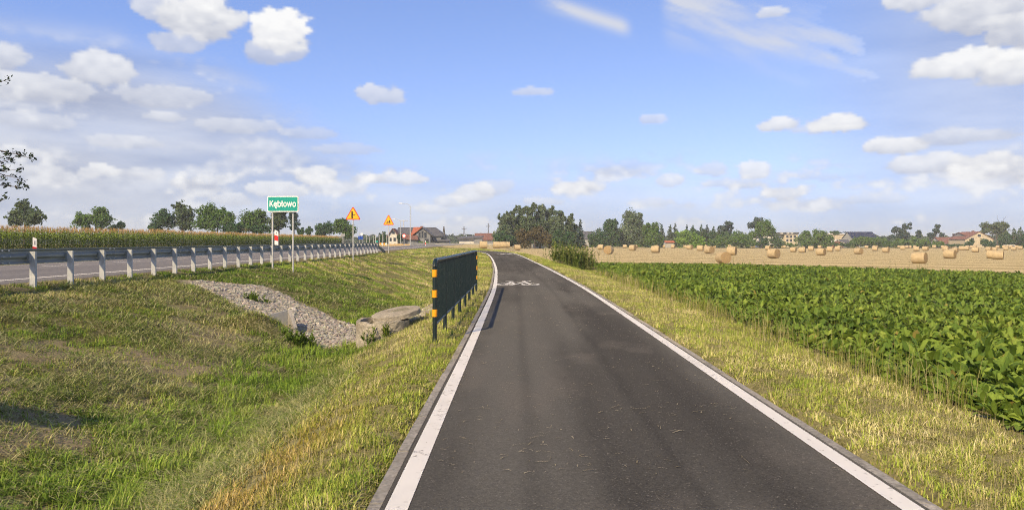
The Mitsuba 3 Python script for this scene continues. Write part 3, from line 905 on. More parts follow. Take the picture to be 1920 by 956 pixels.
# ------------------------------------------------------------------ grass
def blades(x, y, h, w, az, lean, col, bend=.35, seg=2, zoff=-.01):
    """v, f, c of tapered blades; lean: 0 upright to 1 lying"""
    n = len(x)
    z = H(x, y) + zoff
    dx, dy = np.cos(az), np.sin(az)
    sx, sy = -dy * w / 2, dx * w / 2
    th = lean * np.pi / 2
    base = np.stack([x, y, z], -1)
    side = np.stack([sx, sy, 0 * x], -1)
    if seg == 1:
        tip = base + np.stack([dx * np.sin(th) * h, dy * np.sin(th) * h, np.cos(th) * h + .012 * (lean > .8)], -1)
        v = np.stack([base - side, base + side, tip], 1)
        f = np.arange(n * 3).reshape(n, 3)
        return v, f, np.repeat(col, 3, 0)
    m_ = base + np.stack([dx * np.sin(th * .7) * h * .5, dy * np.sin(th * .7) * h * .5, np.cos(th * .7) * h * .5], -1)
    t2 = np.clip(th + bend, 0, 2.2)
    tip = m_ + np.stack([dx * np.sin(t2) * h * .55, dy * np.sin(t2) * h * .55, np.cos(t2) * h * .55], -1)
    v = np.stack([base - side, base + side, m_ - side * .75, m_ + side * .75, tip], 1)
    o = (np.arange(n) * 5)[:, None]
    f = np.concatenate([o + np.array([0, 1, 3]), o + np.array([0, 3, 2]), o + np.array([2, 3, 4])], 0)
    return v, f, np.repeat(col, 5, 0)


def sample(x0, x1, y0, y1, dens, rg):
    n = int(max(0, (x1 - x0) * (y1 - y0) * dens))
    return rg.uniform(x0, x1, n), rg.uniform(y0, y1, n)


def keep_out(x, y):
    xr = x + .015 * y
    lat, _ = lateral(x, y)
    bad = (np.abs(lat) < 1.44 + .09 * nz2(x, y, .25, 93)) | (xr < -9.95) | in_beet(x, y) | is_stubble(x, y)
    bad |= np.hypot(x - MX, y - MY) < .53
    near = (np.abs(x + 6) < 5) & (np.abs(y - 18) < 6)
    ch = np.zeros(len(x), bool)
    ch[near] = inside(CHUTE, x[near], y[near])
    return bad | ch, lat, xr


rg = np.random.default_rng(11)
so = {k: Soup() for k in ('verge', 'ditch')}
bands = [(3.0, 3.6), (3.6, 4.3), (4.3, 5.2), (5.2, 6.3), (6.3, 7.6), (7.6, 9.2), (9.2, 11), (11, 13.5), (13.5, 17), (17, 21), (21, 26), (26, 33), (33, 42), (42, 55), (55, 72), (72, 100)]
for y0, y1 in bands:
    ym = (y0 + y1) / 2
    lod = (ym / 5) ** -1.15 if ym > 5 else 1.0
    ws = max(1.0, (ym / 5) ** .62)
    for side in (-1, 1):
        if side < 0:
            xa, xb = max(-.72 * y1 - .6, -10.2), (-.55 if y1 < 60 else 0.0)
        else:
            xa, xb = (2.1, 4.6) if y1 < 45 else (-1.0, 6.5)
        x, y = sample(xa, xb, y0, y1, 6600 * lod, rg)
        bad, lat, xr = keep_out(x, y)
        n1, n2, n3 = nz2(x, y, .9, 81, 4), nz2(x, y, .16 * max(1, ym / 9), 83, 2), nz2(x, y, 3.0, 87, 3)
        s = soil_amount(x, y)
        kerb = sst(1.95, 1.52, np.abs(lat)) * (.05 + .8 * nz2(x, y, .5, 91)) * np.where(side > 0, 1.0, .5)
        p = (1 - .72 * s) * (1 - kerb) * np.where(side > 0, .85, 1.0) * (np.where(lat > -2.2, .68, .26) + .95 * sst(.28, .62, n2))
        keep = ~bad & (rg.uniform(0, 1, len(x)) < p)
        x, y, lat, xr, n1, n2, n3, s = (q[keep] for q in (x, y, lat, xr, n1, n2, n3, s))
        n = len(x)
        if n == 0:
            continue
        u, w_ = rg.uniform(0, 1, n), rg.uniform(0, 1, n)
        # how verge-like (dry, upright) against ditch-like (green, lush)
        verge = np.where(side > 0, 1.0, sst(-3.0, -1.8, xr + 1.3 * (n1 - .5) + .7 * (n3 - .5)))
        farb = sst(19, 27, y) * (side < 0) * (1 - verge)
        lush = sst(1.5, .3, np.abs(xr + 3.1 + 1.2 * (n3 - .5))) * (1 - verge) * (1 - .6 * farb)
        # dry, medium and green blends
        t = np.clip(.18 + .75 * u + .9 * (n1 - .5), 0, 1)
        cv = pick(t, [GREEN * 1.05, YGREEN * .9, YGREEN * 1.15, DRY, STRAW])
        rust = sst(.45, 1.0, (1 - np.abs((x + .335 * y - .05 + .2 * (n1 - .5)) / .45)) * sst(7.4, 5.4, y + 2 * (n1 - .5))) * (side < 0) if side < 0 else np.zeros(n)
        rust = np.where(side < 0, np.exp(-((lat + 2.55 - .06 * (y - 4)) / .33) ** 2) * sst(8.2, 5.0, y + 2.2 * (n1 - .5)), 0)
        cv = cv * (1 - .7 * rust[:, None]) + .7 * rust[:, None] * RUST * (.6 + .9 * u)[:, None]
        tb = np.clip(-.14 + .62 * u + 1.25 * (n1 - .5) + .35 * s + .35 * (n3 - .5) + .32 * sst(-3.6, -6, xr) * sst(24, 18, y), 0, 1)
        cb = pick(tb, [DEEP, GREEN * .75, GREEN, YGREEN * .75, DRY * .8, STRAW * .8])
        cl = pick(np.clip(.1 + .7 * u + .8 * (n1 - .5), 0, 1), [DEEP, GREEN * .9, GREEN * 1.25, YGREEN * .9, CLIP * .8])
        stripe = .5 + .5 * np.sin((y * .55 + x * 1.05 + .5 * n1) * 2 * np.pi / 1.15)
        tf = np.clip(-.08 + .45 * u + .55 * sst(24, 31, y + 1.4 * np.clip(xr + 6, -3, 3)) * stripe + .25 * sst(24, 34, y) + .7 * (n1 - .5), 0, 1)
        cf = pick(tf, [DEEP * .9, GREEN * .8, GREEN * 1.15, YGREEN * 1.0, DRY * .95, STRAW * .9])
        c = cb * (1 - lush[:, None]) + cl * lush[:, None]
        c = c * (1 - farb[:, None]) + cf * farb[:, None]
        c = c * (1 - verge[:, None]) + cv * verge[:, None]
        c = c * (.44 + .95 * w_ + .85 * sst(.3, .7, n2))[:, None]
        h = verge * (.028 + .055 * rg.uniform(0, 1, n) ** 1.5) + (1 - verge) * (.03 + .06 * rg.uniform(0, 1, n)) * (1 + .9 * lush)
        h = h * (.42 + .95 * sst(.25, .75, n2))
        lean = np.where(rg.uniform(0, 1, n) < .22 + .33 * (1 - verge), rg.uniform(.6, .97, n), rg.uniform(.0, .55, n))
        clip = (lean > .8)
        c = np.where((clip & (w_ < .55))[:, None], (CLIP * (1 - verge[:, None]) + STRAW * verge[:, None]) * (.55 + .7 * u)[:, None], c)
        h = np.where(clip, h * 1.7, h)
        az = np.where(clip, rg.normal(.35, .8, n), rg.uniform(0, 2 * np.pi, n))
        w = (.0048 + .0050 * rg.uniform(0, 1, n) + .0022 * lush) * ws
        hs = 1.0 if ym < 15 else min(1.5, (ym / 15) ** .3)
        isv = verge > .5
        for nm, msk in (('verge', isv), ('ditch', ~isv)):
            if msk.any():
                so[nm].add(*blades(x[msk], y[msk], (h * hs)[msk], w[msk], az[msk], lean[msk], c[msk], seg=2 if ym < 9 else 1))
# long cut strands lying in swaths on the bank and in the ditch
for y0, y1, dn in ((3.4, 6, 1700), (6, 9, 1500), (9, 13, 900), (13, 19, 480), (19, 30, 200)):
    x, y = sample(max(-.72 * y1 - .6, -10), -1.6, y0, y1, dn, rg)
    bad, lat, xr = keep_out(x, y)
    sw = nz2(x * .6 + y * .8, y * .6 - x * .8, .8, 101, 3)
    k = ~bad & (rg.uniform(0, 1, len(x)) < sst(.36, .66, sw)) & (xr < -1.7 - .5 * rg.uniform(0, 1, len(x)))
    x, y = x[k], y[k]
    n = len(x)
    so['ditch'].add(*blades(x, y, rg.uniform(.10, .30, n), rg.uniform(.004, .008, n) * max(1, (y0 / 6) ** .7), rg.normal(.5, .9, n) + np.pi * (rg.uniform(0, 1, n) < .5), rg.uniform(.80, .97, n),
                            pick(rg.uniform(0, 1, n), [GREEN * .8, GREEN * 1.2, CLIP * .7, CLIP, CLIP * 1.35]), bend=.12, zoff=.012))
# grass creeping over the kerb stones
for side, n in ((-1, 7000), (1, 4500)):
    y = 3.3 + 40 * rg.uniform(0, 1, n) ** 1.8
    lt = side * rg.uniform(1.47, 1.60, n)
    x = np.interp(y, PP[:, 1], PP[:, 0]) + lt
    k = nz2(x, y, .45, 121, 3) > (.46 if side < 0 else .53)
    x, y, lt = x[k], y[k], lt[k]
    n = len(x)
    so['verge'].add(*blades(x, y, rg.uniform(.03, .10, n), rg.uniform(.0045, .008, n) * np.maximum(1, y / 8), np.where(side < 0, 0, np.pi) + rg.normal(0, .8, n), rg.uniform(.3, .95, n), pick(rg.uniform(0, 1, n), [GREEN, YGREEN, DRY, STRAW]), zoff=.0))
for side, n in ((-1, 9000), (1, 13000)):
    y = 3.2 + 36 * rg.uniform(0, 1, n) ** 1.7
    x = np.interp(y, PP[:, 1], PP[:, 0]) + side * rg.uniform(1.6, 3.3, n)
    k = ~keep_out(x, y)[0] & (nz2(x, y, .8, 131, 3) > .42)
    x, y = x[k], y[k]
    n = len(x)
    so['verge'].add(*blades(x, y, rg.uniform(.06, .15, n), rg.uniform(.003, .0055, n) * np.maximum(1, (y / 7) ** .8), rg.uniform(0, 6.28, n), rg.uniform(0, .3, n), pick(rg.uniform(0, 1, n), [YGREEN, DRY * 1.1, STRAW, STRAW * 1.35]), seg=1))
# taller loose stems: ditch grass, seed stems along the beet edge
n = 2600
y = rg.uniform(4, 17, n)
x = -3.1 + rg.normal(0, .55, n) - .0 * y
bad, lat, xr = keep_out(x, y)
k = ~bad & (nz2(x, y, .7, 95) > .5)
x, y = x[k], y[k]
n = len(x)
so['ditch'].add(*blades(x, y, rg.uniform(.12, .30, n), rg.uniform(.004, .008, n), rg.uniform(0, 6.28, n), rg.uniform(.05, .5, n), pick(rg.uniform(0, 1, n), [DEEP, GREEN, GREEN * 1.2, YGREEN]), bend=.7))
n = 5200
y = 4 + 36 * rg.uniform(0, 1, n) ** 1.6
x = BEET_EDGE(y) + rg.normal(-.05, .22, n)
cl_ = nz2(x * 0, y, 1.1, 97, 2)
k = (cl_ > .42) & (x > 2.6)
x, y = x[k], y[k]
n = len(x)
hh = rg.uniform(.12, .42, n) * np.where(rg.uniform(0, 1, n) < .12, 1.6, 1)
so['verge'].add(*blades(x, y, hh, rg.uniform(.0035, .006, n) * np.maximum(1, y / 9), rg.uniform(0, 6.28, n), rg.uniform(.0, .25, n), pick(rg.uniform(0, 1, n), [YGREEN * .8, YGREEN, DRY, STRAW * 1.05]), bend=.2))
so['verge'].put('verge_grass', label='short dry yellow green mown grass on both path verges', kind='stuff')
so['ditch'].put('ditch_grass', label='green and straw coloured cut grass covering the ditch and road bank', kind='stuff')

# straw bits and stalks lying on the path
rg = np.random.default_rng(17)
n = 2000
s_ = 14 + 4 + 40 * rg.uniform(0, 1, n) ** 1.7
i = np.clip(np.searchsorted(PS, s_), 1, len(PS) - 1)
lt = rg.uniform(-1.38, 1.38, n)
cl_ = nz2(lt, PP[i, 1] * .6, .5, 99, 2)
k = rg.uniform(0, 1, n) < np.clip((cl_ - .3) * 2.6, .05, 1)
x, y = (PP[i, 0] + lt)[k], (PP[i, 1] + rg.uniform(0, .5, n))[k]
n = len(x)
ln = rg.uniform(.012, .075, n) * np.where(rg.uniform(0, 1, n) < .08, 2.2, 1)
a = rg.normal(0, .8, n)
w = rg.uniform(.002, .0042, n) * np.maximum(1, y / 7)
d = np.stack([np.cos(a), np.sin(a), 0 * a], -1) * ln[:, None] / 2
e = np.stack([-np.sin(a), np.cos(a), 0 * a], -1) * w[:, None]
c0_ = np.stack([x, y, 0 * x + .0065], -1)
bow = e * rg.uniform(-.6, .6, (n, 1))
up = np.array([0, 0, .004]) * rg.uniform(0, 1.5, (n, 1))
v = np.stack([c0_ - d - e, c0_ - d + e, c0_ + bow - e + up, c0_ + bow + e + up, c0_ + d - e * .6, c0_ + d + e * .6], 1)
o = (np.arange(n) * 6)[:, None]
f = np.concatenate([o + np.array(q) for q in ([0, 2, 3], [0, 3, 1], [2, 4, 5], [2, 5, 3])], 0)
S = Soup()
S.add(v, f, np.repeat(pick(rg.uniform(0, 1, n), [(.12, .105, .07), (.24, .21, .14), (.36, .32, .23)]), 6, 0))
S.put('straw_litter', label='bits of straw and stalk scattered over the asphalt path', kind='stuff')

# ------------------------------------------------------------------ sugar beet
def leaf_shape(nl, rg):
    """a crinkled beet leaf on its stalk, base at the origin, growing along +x; nl stations"""
    t = np.linspace(0, 1, nl)
    st = .38
    wid = np.where(t < st, .035, np.sin(np.clip((t - st) / (1 - st), 0, 1) ** .8 * np.pi) ** .75)
    return t, wid


def beet_leaves(x, y, z, L, az, el0, droop, W, col, nl, rg, wav=.12):
    n = len(x)
    t, wid = leaf_shape(nl, rg)
    el = el0[:, None] - droop[:, None] * t[None] ** 1.4
    dt = np.diff(t, prepend=0)
    hor = np.cumsum(np.cos(el) * dt * L[:, None], 1)
    ver = np.cumsum(np.sin(el) * dt * L[:, None], 1)
    ca, sa = np.cos(az)[:, None], np.sin(az)[:, None]
    cx, cy, cz_ = x[:, None] + ca * hor, y[:, None] + sa * hor, z[:, None] + ver
    w = W[:, None] * wid[None] / 2
    roll = rg.uniform(-1.1, 1.1, (n, 1)) + 0 * t
    ph = rg.uniform(0, 6.28, (n, 1))
    cr = 1.0 * np.cos(roll)
    lift = w * (.35 + np.sin(roll)) + wav * W[:, None] * np.sin(t[None] * 13 + ph) * wid
    lift2 = w * (.35 - np.sin(roll)) + wav * W[:, None] * np.sin(t[None] * 11 + ph + 2) * wid
    a_ = np.stack([cx - sa * w * cr, cy + ca * w * cr, cz_ + lift], -1)
    b_ = np.stack([cx + sa * w * cr, cy - ca * w * cr, cz_ + lift2], -1)
    m_ = np.stack([cx, cy, cz_], -1)
    V = np.stack([a_, m_, b_], 2)                      # n, nl, 3, xyz
    o = (np.arange(n) * nl * 3)[:, None, None]
    k = np.arange(nl - 1)[None, :, None] * 3
    q = []
    for A, B, C in ((0, 1, 4), (0, 4, 3), (1, 2, 5), (1, 5, 4)):
        q.append((o + k + np.array([A, B, C])).reshape(-1, 3))
    rib = np.ones((nl, 3))
    rib[:, 1] = 1.2
    C_ = col[:, None, None, :] * rib[None, :, :, None]
    pale = np.array((.20, .25, .07))
    stalk = (t < .36)[None, :, None, None]
    C_ = np.where(stalk, pale * .8 + 0 * C_, C_)
    return V, np.vstack(q), C_


rg = np.random.default_rng(23)
S = Soup()
bl = [(1.5, 5, 34, 8, .95), (5, 8, 36, 8, .9), (8, 12, 30, 5, .9), (12, 18, 20, 4, 1.0), (18, 28, 13, 4, 1.2), (28, 64, 8, 3, 1.55)]
for y0, y1, nlv, nl, sc in bl:
    xs_, ys_ = [], []
    for row in np.arange(0, 140):
        xx = 4.05 + .45 * row
        if xx > .72 * y1 + 2:
            break
        yy_ = np.arange(y0, y1, .21 * sc) + rg.uniform(-.05, .05, len(np.arange(y0, y1, .21 * sc)))
        xs_.append(xx + rg.normal(0, .05, len(yy_)) + .012 * (yy_ - 5) * (row < 5))
        ys_.append(yy_)
    x, y = np.concatenate(xs_), np.concatenate(ys_)
    k = in_beet(x - .12, y) & (x < .72 * y + 2) & (y >= 2)
    k &= rg.uniform(0, 1, len(x)) < .94
    x, y = x[k], y[k]
    n = len(x)
    z = H(x, y)
    vig = .70 + .5 * nz2(x, y, 1.6, 33, 3) + .3 * rg.uniform(-.5, .7, n)
    ha = .27 + .09 * (nz2(x, y, 3.5, 37) - .5)
    vig = vig * (.74 + .26 * sst(.1, 1.3, x - BEET_EDGE(y)))
    X = np.repeat(x, nlv) + rg.normal(0, .03, n * nlv)
    Y = np.repeat(y, nlv) + rg.normal(0, .03, n * nlv)
    Zz = np.repeat(z, nlv)
    u = rg.uniform(0, 1, n * nlv)
    L = np.repeat(vig * ha, nlv) * rg.uniform(.75, 1.12, n * nlv) * (1 if y0 < 28 else 1.12)
    W = L * rg.uniform(.22, .36, n * nlv) * (1.0 if y0 < 18 else 1.3)
    el0 = np.radians(22 + 66 * u)
    dr_ = rg.uniform(.2, 1.7, n * nlv)
    tone = np.repeat(nz2(x, y, 2.2, 43, 3), nlv)
    g_ = np.clip(.15 + .55 * rg.uniform(0, 1, n * nlv) + .6 * (tone - .5), 0, 1)
    col = pick(g_, [(.034, .066, .012), (.082, .138, .020), (.15, .215, .032), (.26, .30, .06)])
    yel = rg.uniform(0, 1, n * nlv) < .008
    col[yel] = (.22, .19, .05)
    S.add(*beet_leaves(X, Y, Zz, L, rg.uniform(0, 6.28, n * nlv), el0, dr_, W, col, nl, rg))
S.put('beet_field', 'beet_leaf', label='dense dark green field of leafy sugar beet right of the path', kind='stuff', smooth=True)

# ------------------------------------------------------------------ maize
def maize_plant(rg, low=True):
    S = Soup()
    h = 2.15
    c = tube([(0, 0, 0), (.02, .01, h * .6), (.03, 0, h)], [.022, .018, .008], 4, cap=False)
    if low:
        S.add(c.vertices, c.faces, np.tile((.10, .13, .03), (len(c.vertices), 1)))
    for i in range(0 if low else 6, 10):
        z0 = .25 + i * .19
        az = (i % 2) * math.pi + rg.normal(.3, .5)
        L = rg.uniform(.55, .8) * (1 if i < 8 else .75)
        t = np.linspace(0, 1, 5)
        el = math.radians(62) - 2.1 * t ** 1.3
        hor, ver = np.cumsum(np.cos(el)) * L / 5, np.cumsum(np.sin(el)) * L / 5
        wd = np.array([.05, .09, .085, .06, .004]) / 2
        ca, sa = math.cos(az), math.sin(az)
        P = np.stack([ca * hor, sa * hor, z0 + ver], -1)
        sd = np.stack([-sa * wd, ca * wd, 0 * wd], -1)
        v = np.stack([P - sd, P + sd], 1).reshape(-1, 3)
        f = [q for k in range(4) for q in ([2 * k, 2 * k + 1, 2 * k + 3], [2 * k, 2 * k + 3, 2 * k + 2])]
        g = rg.uniform(.5, 1.6)
        S.add(v, f, np.tile(np.array((.17, .24, .036)) * g, (len(v), 1)))
    for i in range(9):
        az, t = rg.uniform(0, 6.28), rg.uniform(.1, .6)
        if i == 0:
            t = 0
        L = rg.uniform(.22, .36)
        b = np.array([.03, 0, h - .02 + .02 * i])
        tip = b + L * np.array([math.cos(az) * math.sin(t), math.sin(az) * math.sin(t), math.cos(t)])
        sd = np.array([-math.sin(az), math.cos(az), 0]) * .012
        e = np.array([sd[1], -sd[0], 0])
        v = [b - sd, b + sd, tip, b - e, b + e]
        S.add(v, [[0, 1, 2], [3, 4, 2]], np.tile(np.array((.46, .31, .13)) * rg.uniform(.75, 1.25), (5, 1)))
    return np.vstack(S.v), np.vstack(S.f), np.vstack(S.c)


rg = np.random.default_rng(31)
var = [maize_plant(rg, k < 4) for k in range(8)]
pos, full = [], []
for row in range(7):
    xx = -47 - .75 * row
    y = np.arange(56, 206, .17 if row < 2 else .3)
    y = y + rg.uniform(-.05, .05, len(y))
    pos.append(np.stack([xx + rg.normal(0, .05, len(y)), y], 1))
    full.append(np.full(len(y), row < 2))
for yy_ in np.arange(60, 206, 4.2):                   # the tops of the field further back
    xx = np.arange(-98, -52.5, 1.4)
    pos.append(np.stack([xx, 0 * xx + yy_ + rg.uniform(-1, 1, len(xx))], 1))
    full.append(np.zeros(len(xx), bool))
full = np.concatenate(full)
pos = np.vstack(pos)
S = Soup()
which = rg.integers(0, 4, len(pos)) + np.where(full, 0, 4)
for k in range(8):
    v, f, c = var[k]
    p = pos[which == k]
    n = len(p)
    a, s_ = rg.uniform(0, 6.28, n), rg.uniform(.88, 1.1, n)
    ca, sa = (np.cos(a) * s_)[:, None], (np.sin(a) * s_)[:, None]
    V = np.stack([v[:, 0] * ca - v[:, 1] * sa + p[:, :1], v[:, 0] * sa + v[:, 1] * ca + p[:, 1:], v[:, 2] * s_[:, None] + H(p[:, 0], p[:, 1])[:, None] - .02], -1)
    Fc = f[None] + (np.arange(n) * len(v))[:, None, None]
    S.add(V, Fc, (c[None] * rg.uniform(.8, 1.2, (n, 1, 1))).reshape(-1, 3))
S.put('maize_field', label='tall maize crop with brown tassels beyond the main road', kind='stuff')

# ------------------------------------------------------------------ straw bales
def bale_mesh(seed, nr=36, nl=7):
    rg = np.random.default_rng(seed)
    V, U, Fc = [], [], []
    an = np.linspace(0, 2 * np.pi, nr + 1)
    ls = np.linspace(-.6, .6, nl)
    sag = lambda a: 1 - .035 * np.clip(-np.sin(a), 0, 1) ** 6
    rr = lambda a, l: (.625 + .022 * (meshkit.noise(np.stack([np.cos(a) * 3, np.sin(a) * 3, l * 3 + 0 * a], -1), seed) - .5) - .03 * sst(.5, .6, abs(l))) * sag(a)
    for l in ls:
        r = rr(an, l)
        V.append(np.stack([0 * an + l, r * np.cos(an), r * np.sin(an)], 1))
        U.append(np.stack([an / 6.283, 0 * an + (l + .6) / 1.2], 1))
    n = nr + 1
    for i in range(nl - 1):
        for j in range(nr):
            a, b = i * n + j, i * n + j + 1
            Fc += [[a, b, b + n], [a, b + n, a + n]]
    o = nl * n
    for sgn in (-1, 1):
        rings = [.97, .75, .5, .25, .02]
        for q in rings:
            r = rr(an, sgn * .6) * q
            l = sgn * (.6 + .03 * (1 - q ** 3) + .02 * (meshkit.noise(np.stack([r * np.cos(an) * 9, r * np.sin(an) * 9, 0 * an + sgn], -1), seed) - .5))
            V.append(np.stack([l + 0 * an, r * np.cos(an), r * np.sin(an)], 1))
            U.append(np.stack([r * np.cos(an), 5 + r * np.sin(an)], 1))
        for i in range(len(rings) - 1):
            for j in range(nr):
                a, b = o + i * n + j, o + i * n + j + 1
                Fc += [[a, b, b + n], [a, b + n, a + n]] if sgn < 0 else [[a, b + n, b], [a, a + n, b + n]]
        # bevel between the side and the end
        e = 0 if sgn < 0 else (nl - 1) * n
        for j in range(nr):
            Fc += [[e + j, o + j, o + j + 1], [e + j, o + j + 1, e + j + 1]]
        o += len(rings) * n
    return trimesh.Trimesh(np.vstack(V), Fc, process=False), np.vstack(U)


BALE = [mikit.ply(m, 'straw', smooth=True, uv=u) for m, u in (bale_mesh(3 + k) for k in range(4))]
BALE_LO = [mikit.ply(m, 'straw', smooth=True, uv=u) for m, u in (bale_mesh(13 + k, 20, 4) for k in range(3))]
# centre pixel, foot pixel, height in pixels, turn of the axis in degrees (0: end faces right, 90: end faces the camera)
BL = [
    (1729, 494.3, 21.6, -22, 'largest foreground straw bale at right, just beyond the beet field'),
    (1453, 484.4, 18.4, -38, 'large straw bale right of centre with its round end turned to us'),
    (1374, 478.5, 17.6, -20, 'straw bale just right of and behind the one closest to the beet edge'),
    (1359, 494.5, 21, -78, 'straw bale closest to the beet field edge, its round end facing us'),
    (1785, 485.0, 17.5, -25, 'straw bale standing second nearest at far right, end to the right'),
    (1876, 486.5, 16.8, -12, 'right one of two straw bales touching side by side near the right border'),
    (1864.5, 485.0, 16.0, -10, 'left one of two straw bales touching side by side near the right border'),
    (1142, 476.8, 17.6, 65, 'straw bale nearest the weed clump with grass at its foot'),
    (1127, 468.4, 11.2, -15, 'straw bale partly hidden behind the bale nearest the weed clump'),
    (1187, 470.1, 12.1, -35, 'straw bale showing its round end, left of centre before the tall trees'),
    (1230, 474.3, 13.8, -18, 'straw bale with dark end standing before the row of spruces'),
    (1331, 475.6, 14.6, -48, 'straw bale with pale round end below the bright green tree'),
    (1542, 479.2, 14.0, -25, 'nearest straw bale below the white house with hedge in front'),
    (1612, 476.8, 12.2, -40, 'straw bale with dark end below the dark blue roof'),
    (1663, 473.9, 10.2, -28, 'straw bale with striped round end right of the dark blue roof'),
    (1506, 473.9, 10.8, -15, 'right straw bale of a close pair below the long white house'),
    (1489, 472.7, 9.6, -22, 'left straw bale of a close pair below the long white house'),
    (1314, 470.6, 12.1, -20, 'straw bale just left of the bale with the pale round end'),
    (1294, 468.0, 9.5, -35, 'straw bale below the bright green tree, left of the others there'),
    (970, 469.3, 10.8, 6, 'straw bale standing alone beside the far bend of the path'),
    (906, 466.0, 10.0, 4, 'leftmost straw bale, just beyond the end of the railing'),
    (931, 465.5, 8.8, 4, 'first straw bale of the touching row before the pale wall'),
    (943, 464.8, 8.0, 4, 'second straw bale of the touching row before the pale wall'),
    (950, 464.8, 7.6, 4, 'third straw bale of the touching row before the pale wall'),
    (1039, 464.8, 7.5, -35, 'straw bale left of the weed clump below the brown bush'),
    (1084, 465.5, 8.3, -25, 'straw bale rising behind the top of the weed clump'),
    (1096, 464.8, 7.5, -30, 'straw bale peeping out at the right side of the weed clump'),
    (1172, 465.5, 7.0, -5, 'small straw bale below the tallest tree right of the spruces'),
    (1263, 465.5, 7.0, -12, 'small straw bale in front of the little red roofed shed'),
    (1522, 470.4, 10.2, -12, None), (1558, 472.2, 10.5, -14, None), (1441, 469.0, 8.5, -30, None), (1831, 473.3, 10.8, -10, None), (1856, 471.0, 8.5, -25, None), (1720, 471.0, 9.9, -10, None), (1737, 470.4, 8.9, -22, None),
    (1642, 470.7, 8.6, -12, None), (1694, 468.4, 7.6, -12, None), (1867, 471, 8, -18, None), (1775, 470.5, 9, -20, None), (1793, 474, 9.5, -30, None), (1805, 469.3, 9.0, -10, None), (1814, 469.5, 8, -15, None), (1753, 465.4, 6.2, -15, None),
    (1403, 464.8, 6.0, -10, None), (1413, 464.8, 6.0, -10, None), (1432, 465.2, 5.6, -25, None), (1468, 465.2, 6.4, -12, None), (1484, 465.0, 6.0, -12, None), (1508, 464.6, 5.6, -14, None), (1450, 464.8, 5.2, -20, None), (1555, 464.2, 5.2, -14, None),
    (1582, 464.3, 4.8, -8, None), (1600, 464.3, 4.8, -8, None), (1609, 464.2, 4.6, -15, None), (1679, 464.6, 5, -12, None), (1706, 464.6, 4.6, -12, None), (1626, 466.0, 6.0, -14, None), (1572, 470.6, 9.0, -12, None), (1305, 464.6, 6.4, -30, None), (1323, 464.8, 6.4, -12, None), (1369, 465, 7.2, -8, None), (1888, 469.5, 7, -14, None), (1903, 470, 7.5, -20, None), (1915, 468, 7, -12, None),
]


def ground_hit(px, py):
    d = np.linspace(20, 345, 6500)
    x = (px - 960) / F * d
    z = HC + (453 - py) / F * d
    g = z - H(x, d)
    k = np.nonzero(g < 0)[0]
    return d[k[0]] if len(k) else 300.0


rb = np.random.default_rng(4)
for q in np.sort(np.concatenate([rb.uniform(1480, 1915, 42), rb.uniform(1180, 1480, 18)])):
    h_ = rb.uniform(4.2, 6.0)
    BL.append((q, 464.1 + (h_ - 4) * .9, h_, -rb.uniform(5, 30), None))
LAND = [(1420, 'left of the long white house'), (1475, 'before the long white house'), (1530, 'before the rounded tree'), (1575, 'before the cream building'), (1640, 'before the dark blue roof'), (1715, 'before the ragged trees'), (1762, 'before the second ragged tree'), (1812, 'before the brown barn'), (1866, 'before the cream gabled house'), (3000, 'before the dark firs')]
ORD = ['first', 'second', 'third', 'fourth', 'fifth', 'sixth', 'seventh', 'eighth', 'ninth', 'tenth', 'eleventh', 'twelfth', 'thirteenth', 'fourteenth', 'fifteenth', 'sixteenth', 'seventeenth', 'eighteenth', 'nineteenth', 'twentieth', 'twenty first', 'twenty second', 'twenty third']
bucket = lambda px, hp: ('small far' if hp < 7 else 'medium sized', next(w for lim, w in LAND if px < lim))
ranks = {}
for q in sorted(q for q in BL if q[4] is None):
    ranks.setdefault(bucket(q[0], q[2]), []).append(q)
for i, (px, py, hp, turn, lab) in enumerate(BL):
    d = ground_hit(px, py)
    dia = np.clip(hp * d / F, 1.08, 1.34)
    sc = dia / 1.25
    x = (px - 960) / F * d
    y = d + .5
    z = float(H(x, y)) + .61 * sc
    if lab is None:
        bk = bucket(px, hp)
        same = ranks[bk]
        lab = (f'{ORD[same.index((px, py, hp, turn, lab))]} from left of the {bk[0]} straw bales {bk[1]}' if len(same) > 1 else f'the only {bk[0]} straw bale {bk[1]}')
        grp = 'round straw bales on the stubble field'
    else:
        grp = 'round straw bales on the stubble field'
    d_ = BALE[i % 4] if hp > 9 else BALE_LO[i % 3]
    turn = turn - .9 * math.degrees(math.atan2(x, y)) if x > 0 and abs(turn) < 60 else turn
    tw = T().translate([x, y, z]).rotate([0, 0, 1], turn + R.uniform(-4, 4)).rotate([1, 0, 0], 0).scale([sc * R.uniform(.98, 1.1), sc, sc])
    whole('straw_bale', d_, None, lab, 'straw bale', grp, to_world=tw)

# ------------------------------------------------------------------ trees
LEAF = {'green': ((.030, .062, .016), (.060, .105, .026), (.10, .15, .04)), 'dark': ((.018, .042, .018), (.034, .068, .026), (.062, .10, .038)), 'blue': ((.018, .034, .028), (.032, .055, .044), (.055, .085, .062)),
        'bright': ((.055, .11, .018), (.095, .165, .028), (.16, .22, .045)), 'brown': ((.040, .036, .016), (.066, .054, .024), (.10, .080, .038)), 'silver': ((.040, .062, .036), (.075, .105, .06), (.14, .17, .10)), 'pale': ((.035, .055, .03), (.06, .085, .04), (.10, .13, .065))}
LEAF = {k: tuple(tuple(f * c for c in q) for q, f in zip(v, (2.6, 2.1, 1.8))) for k, v in LEAF.items()}


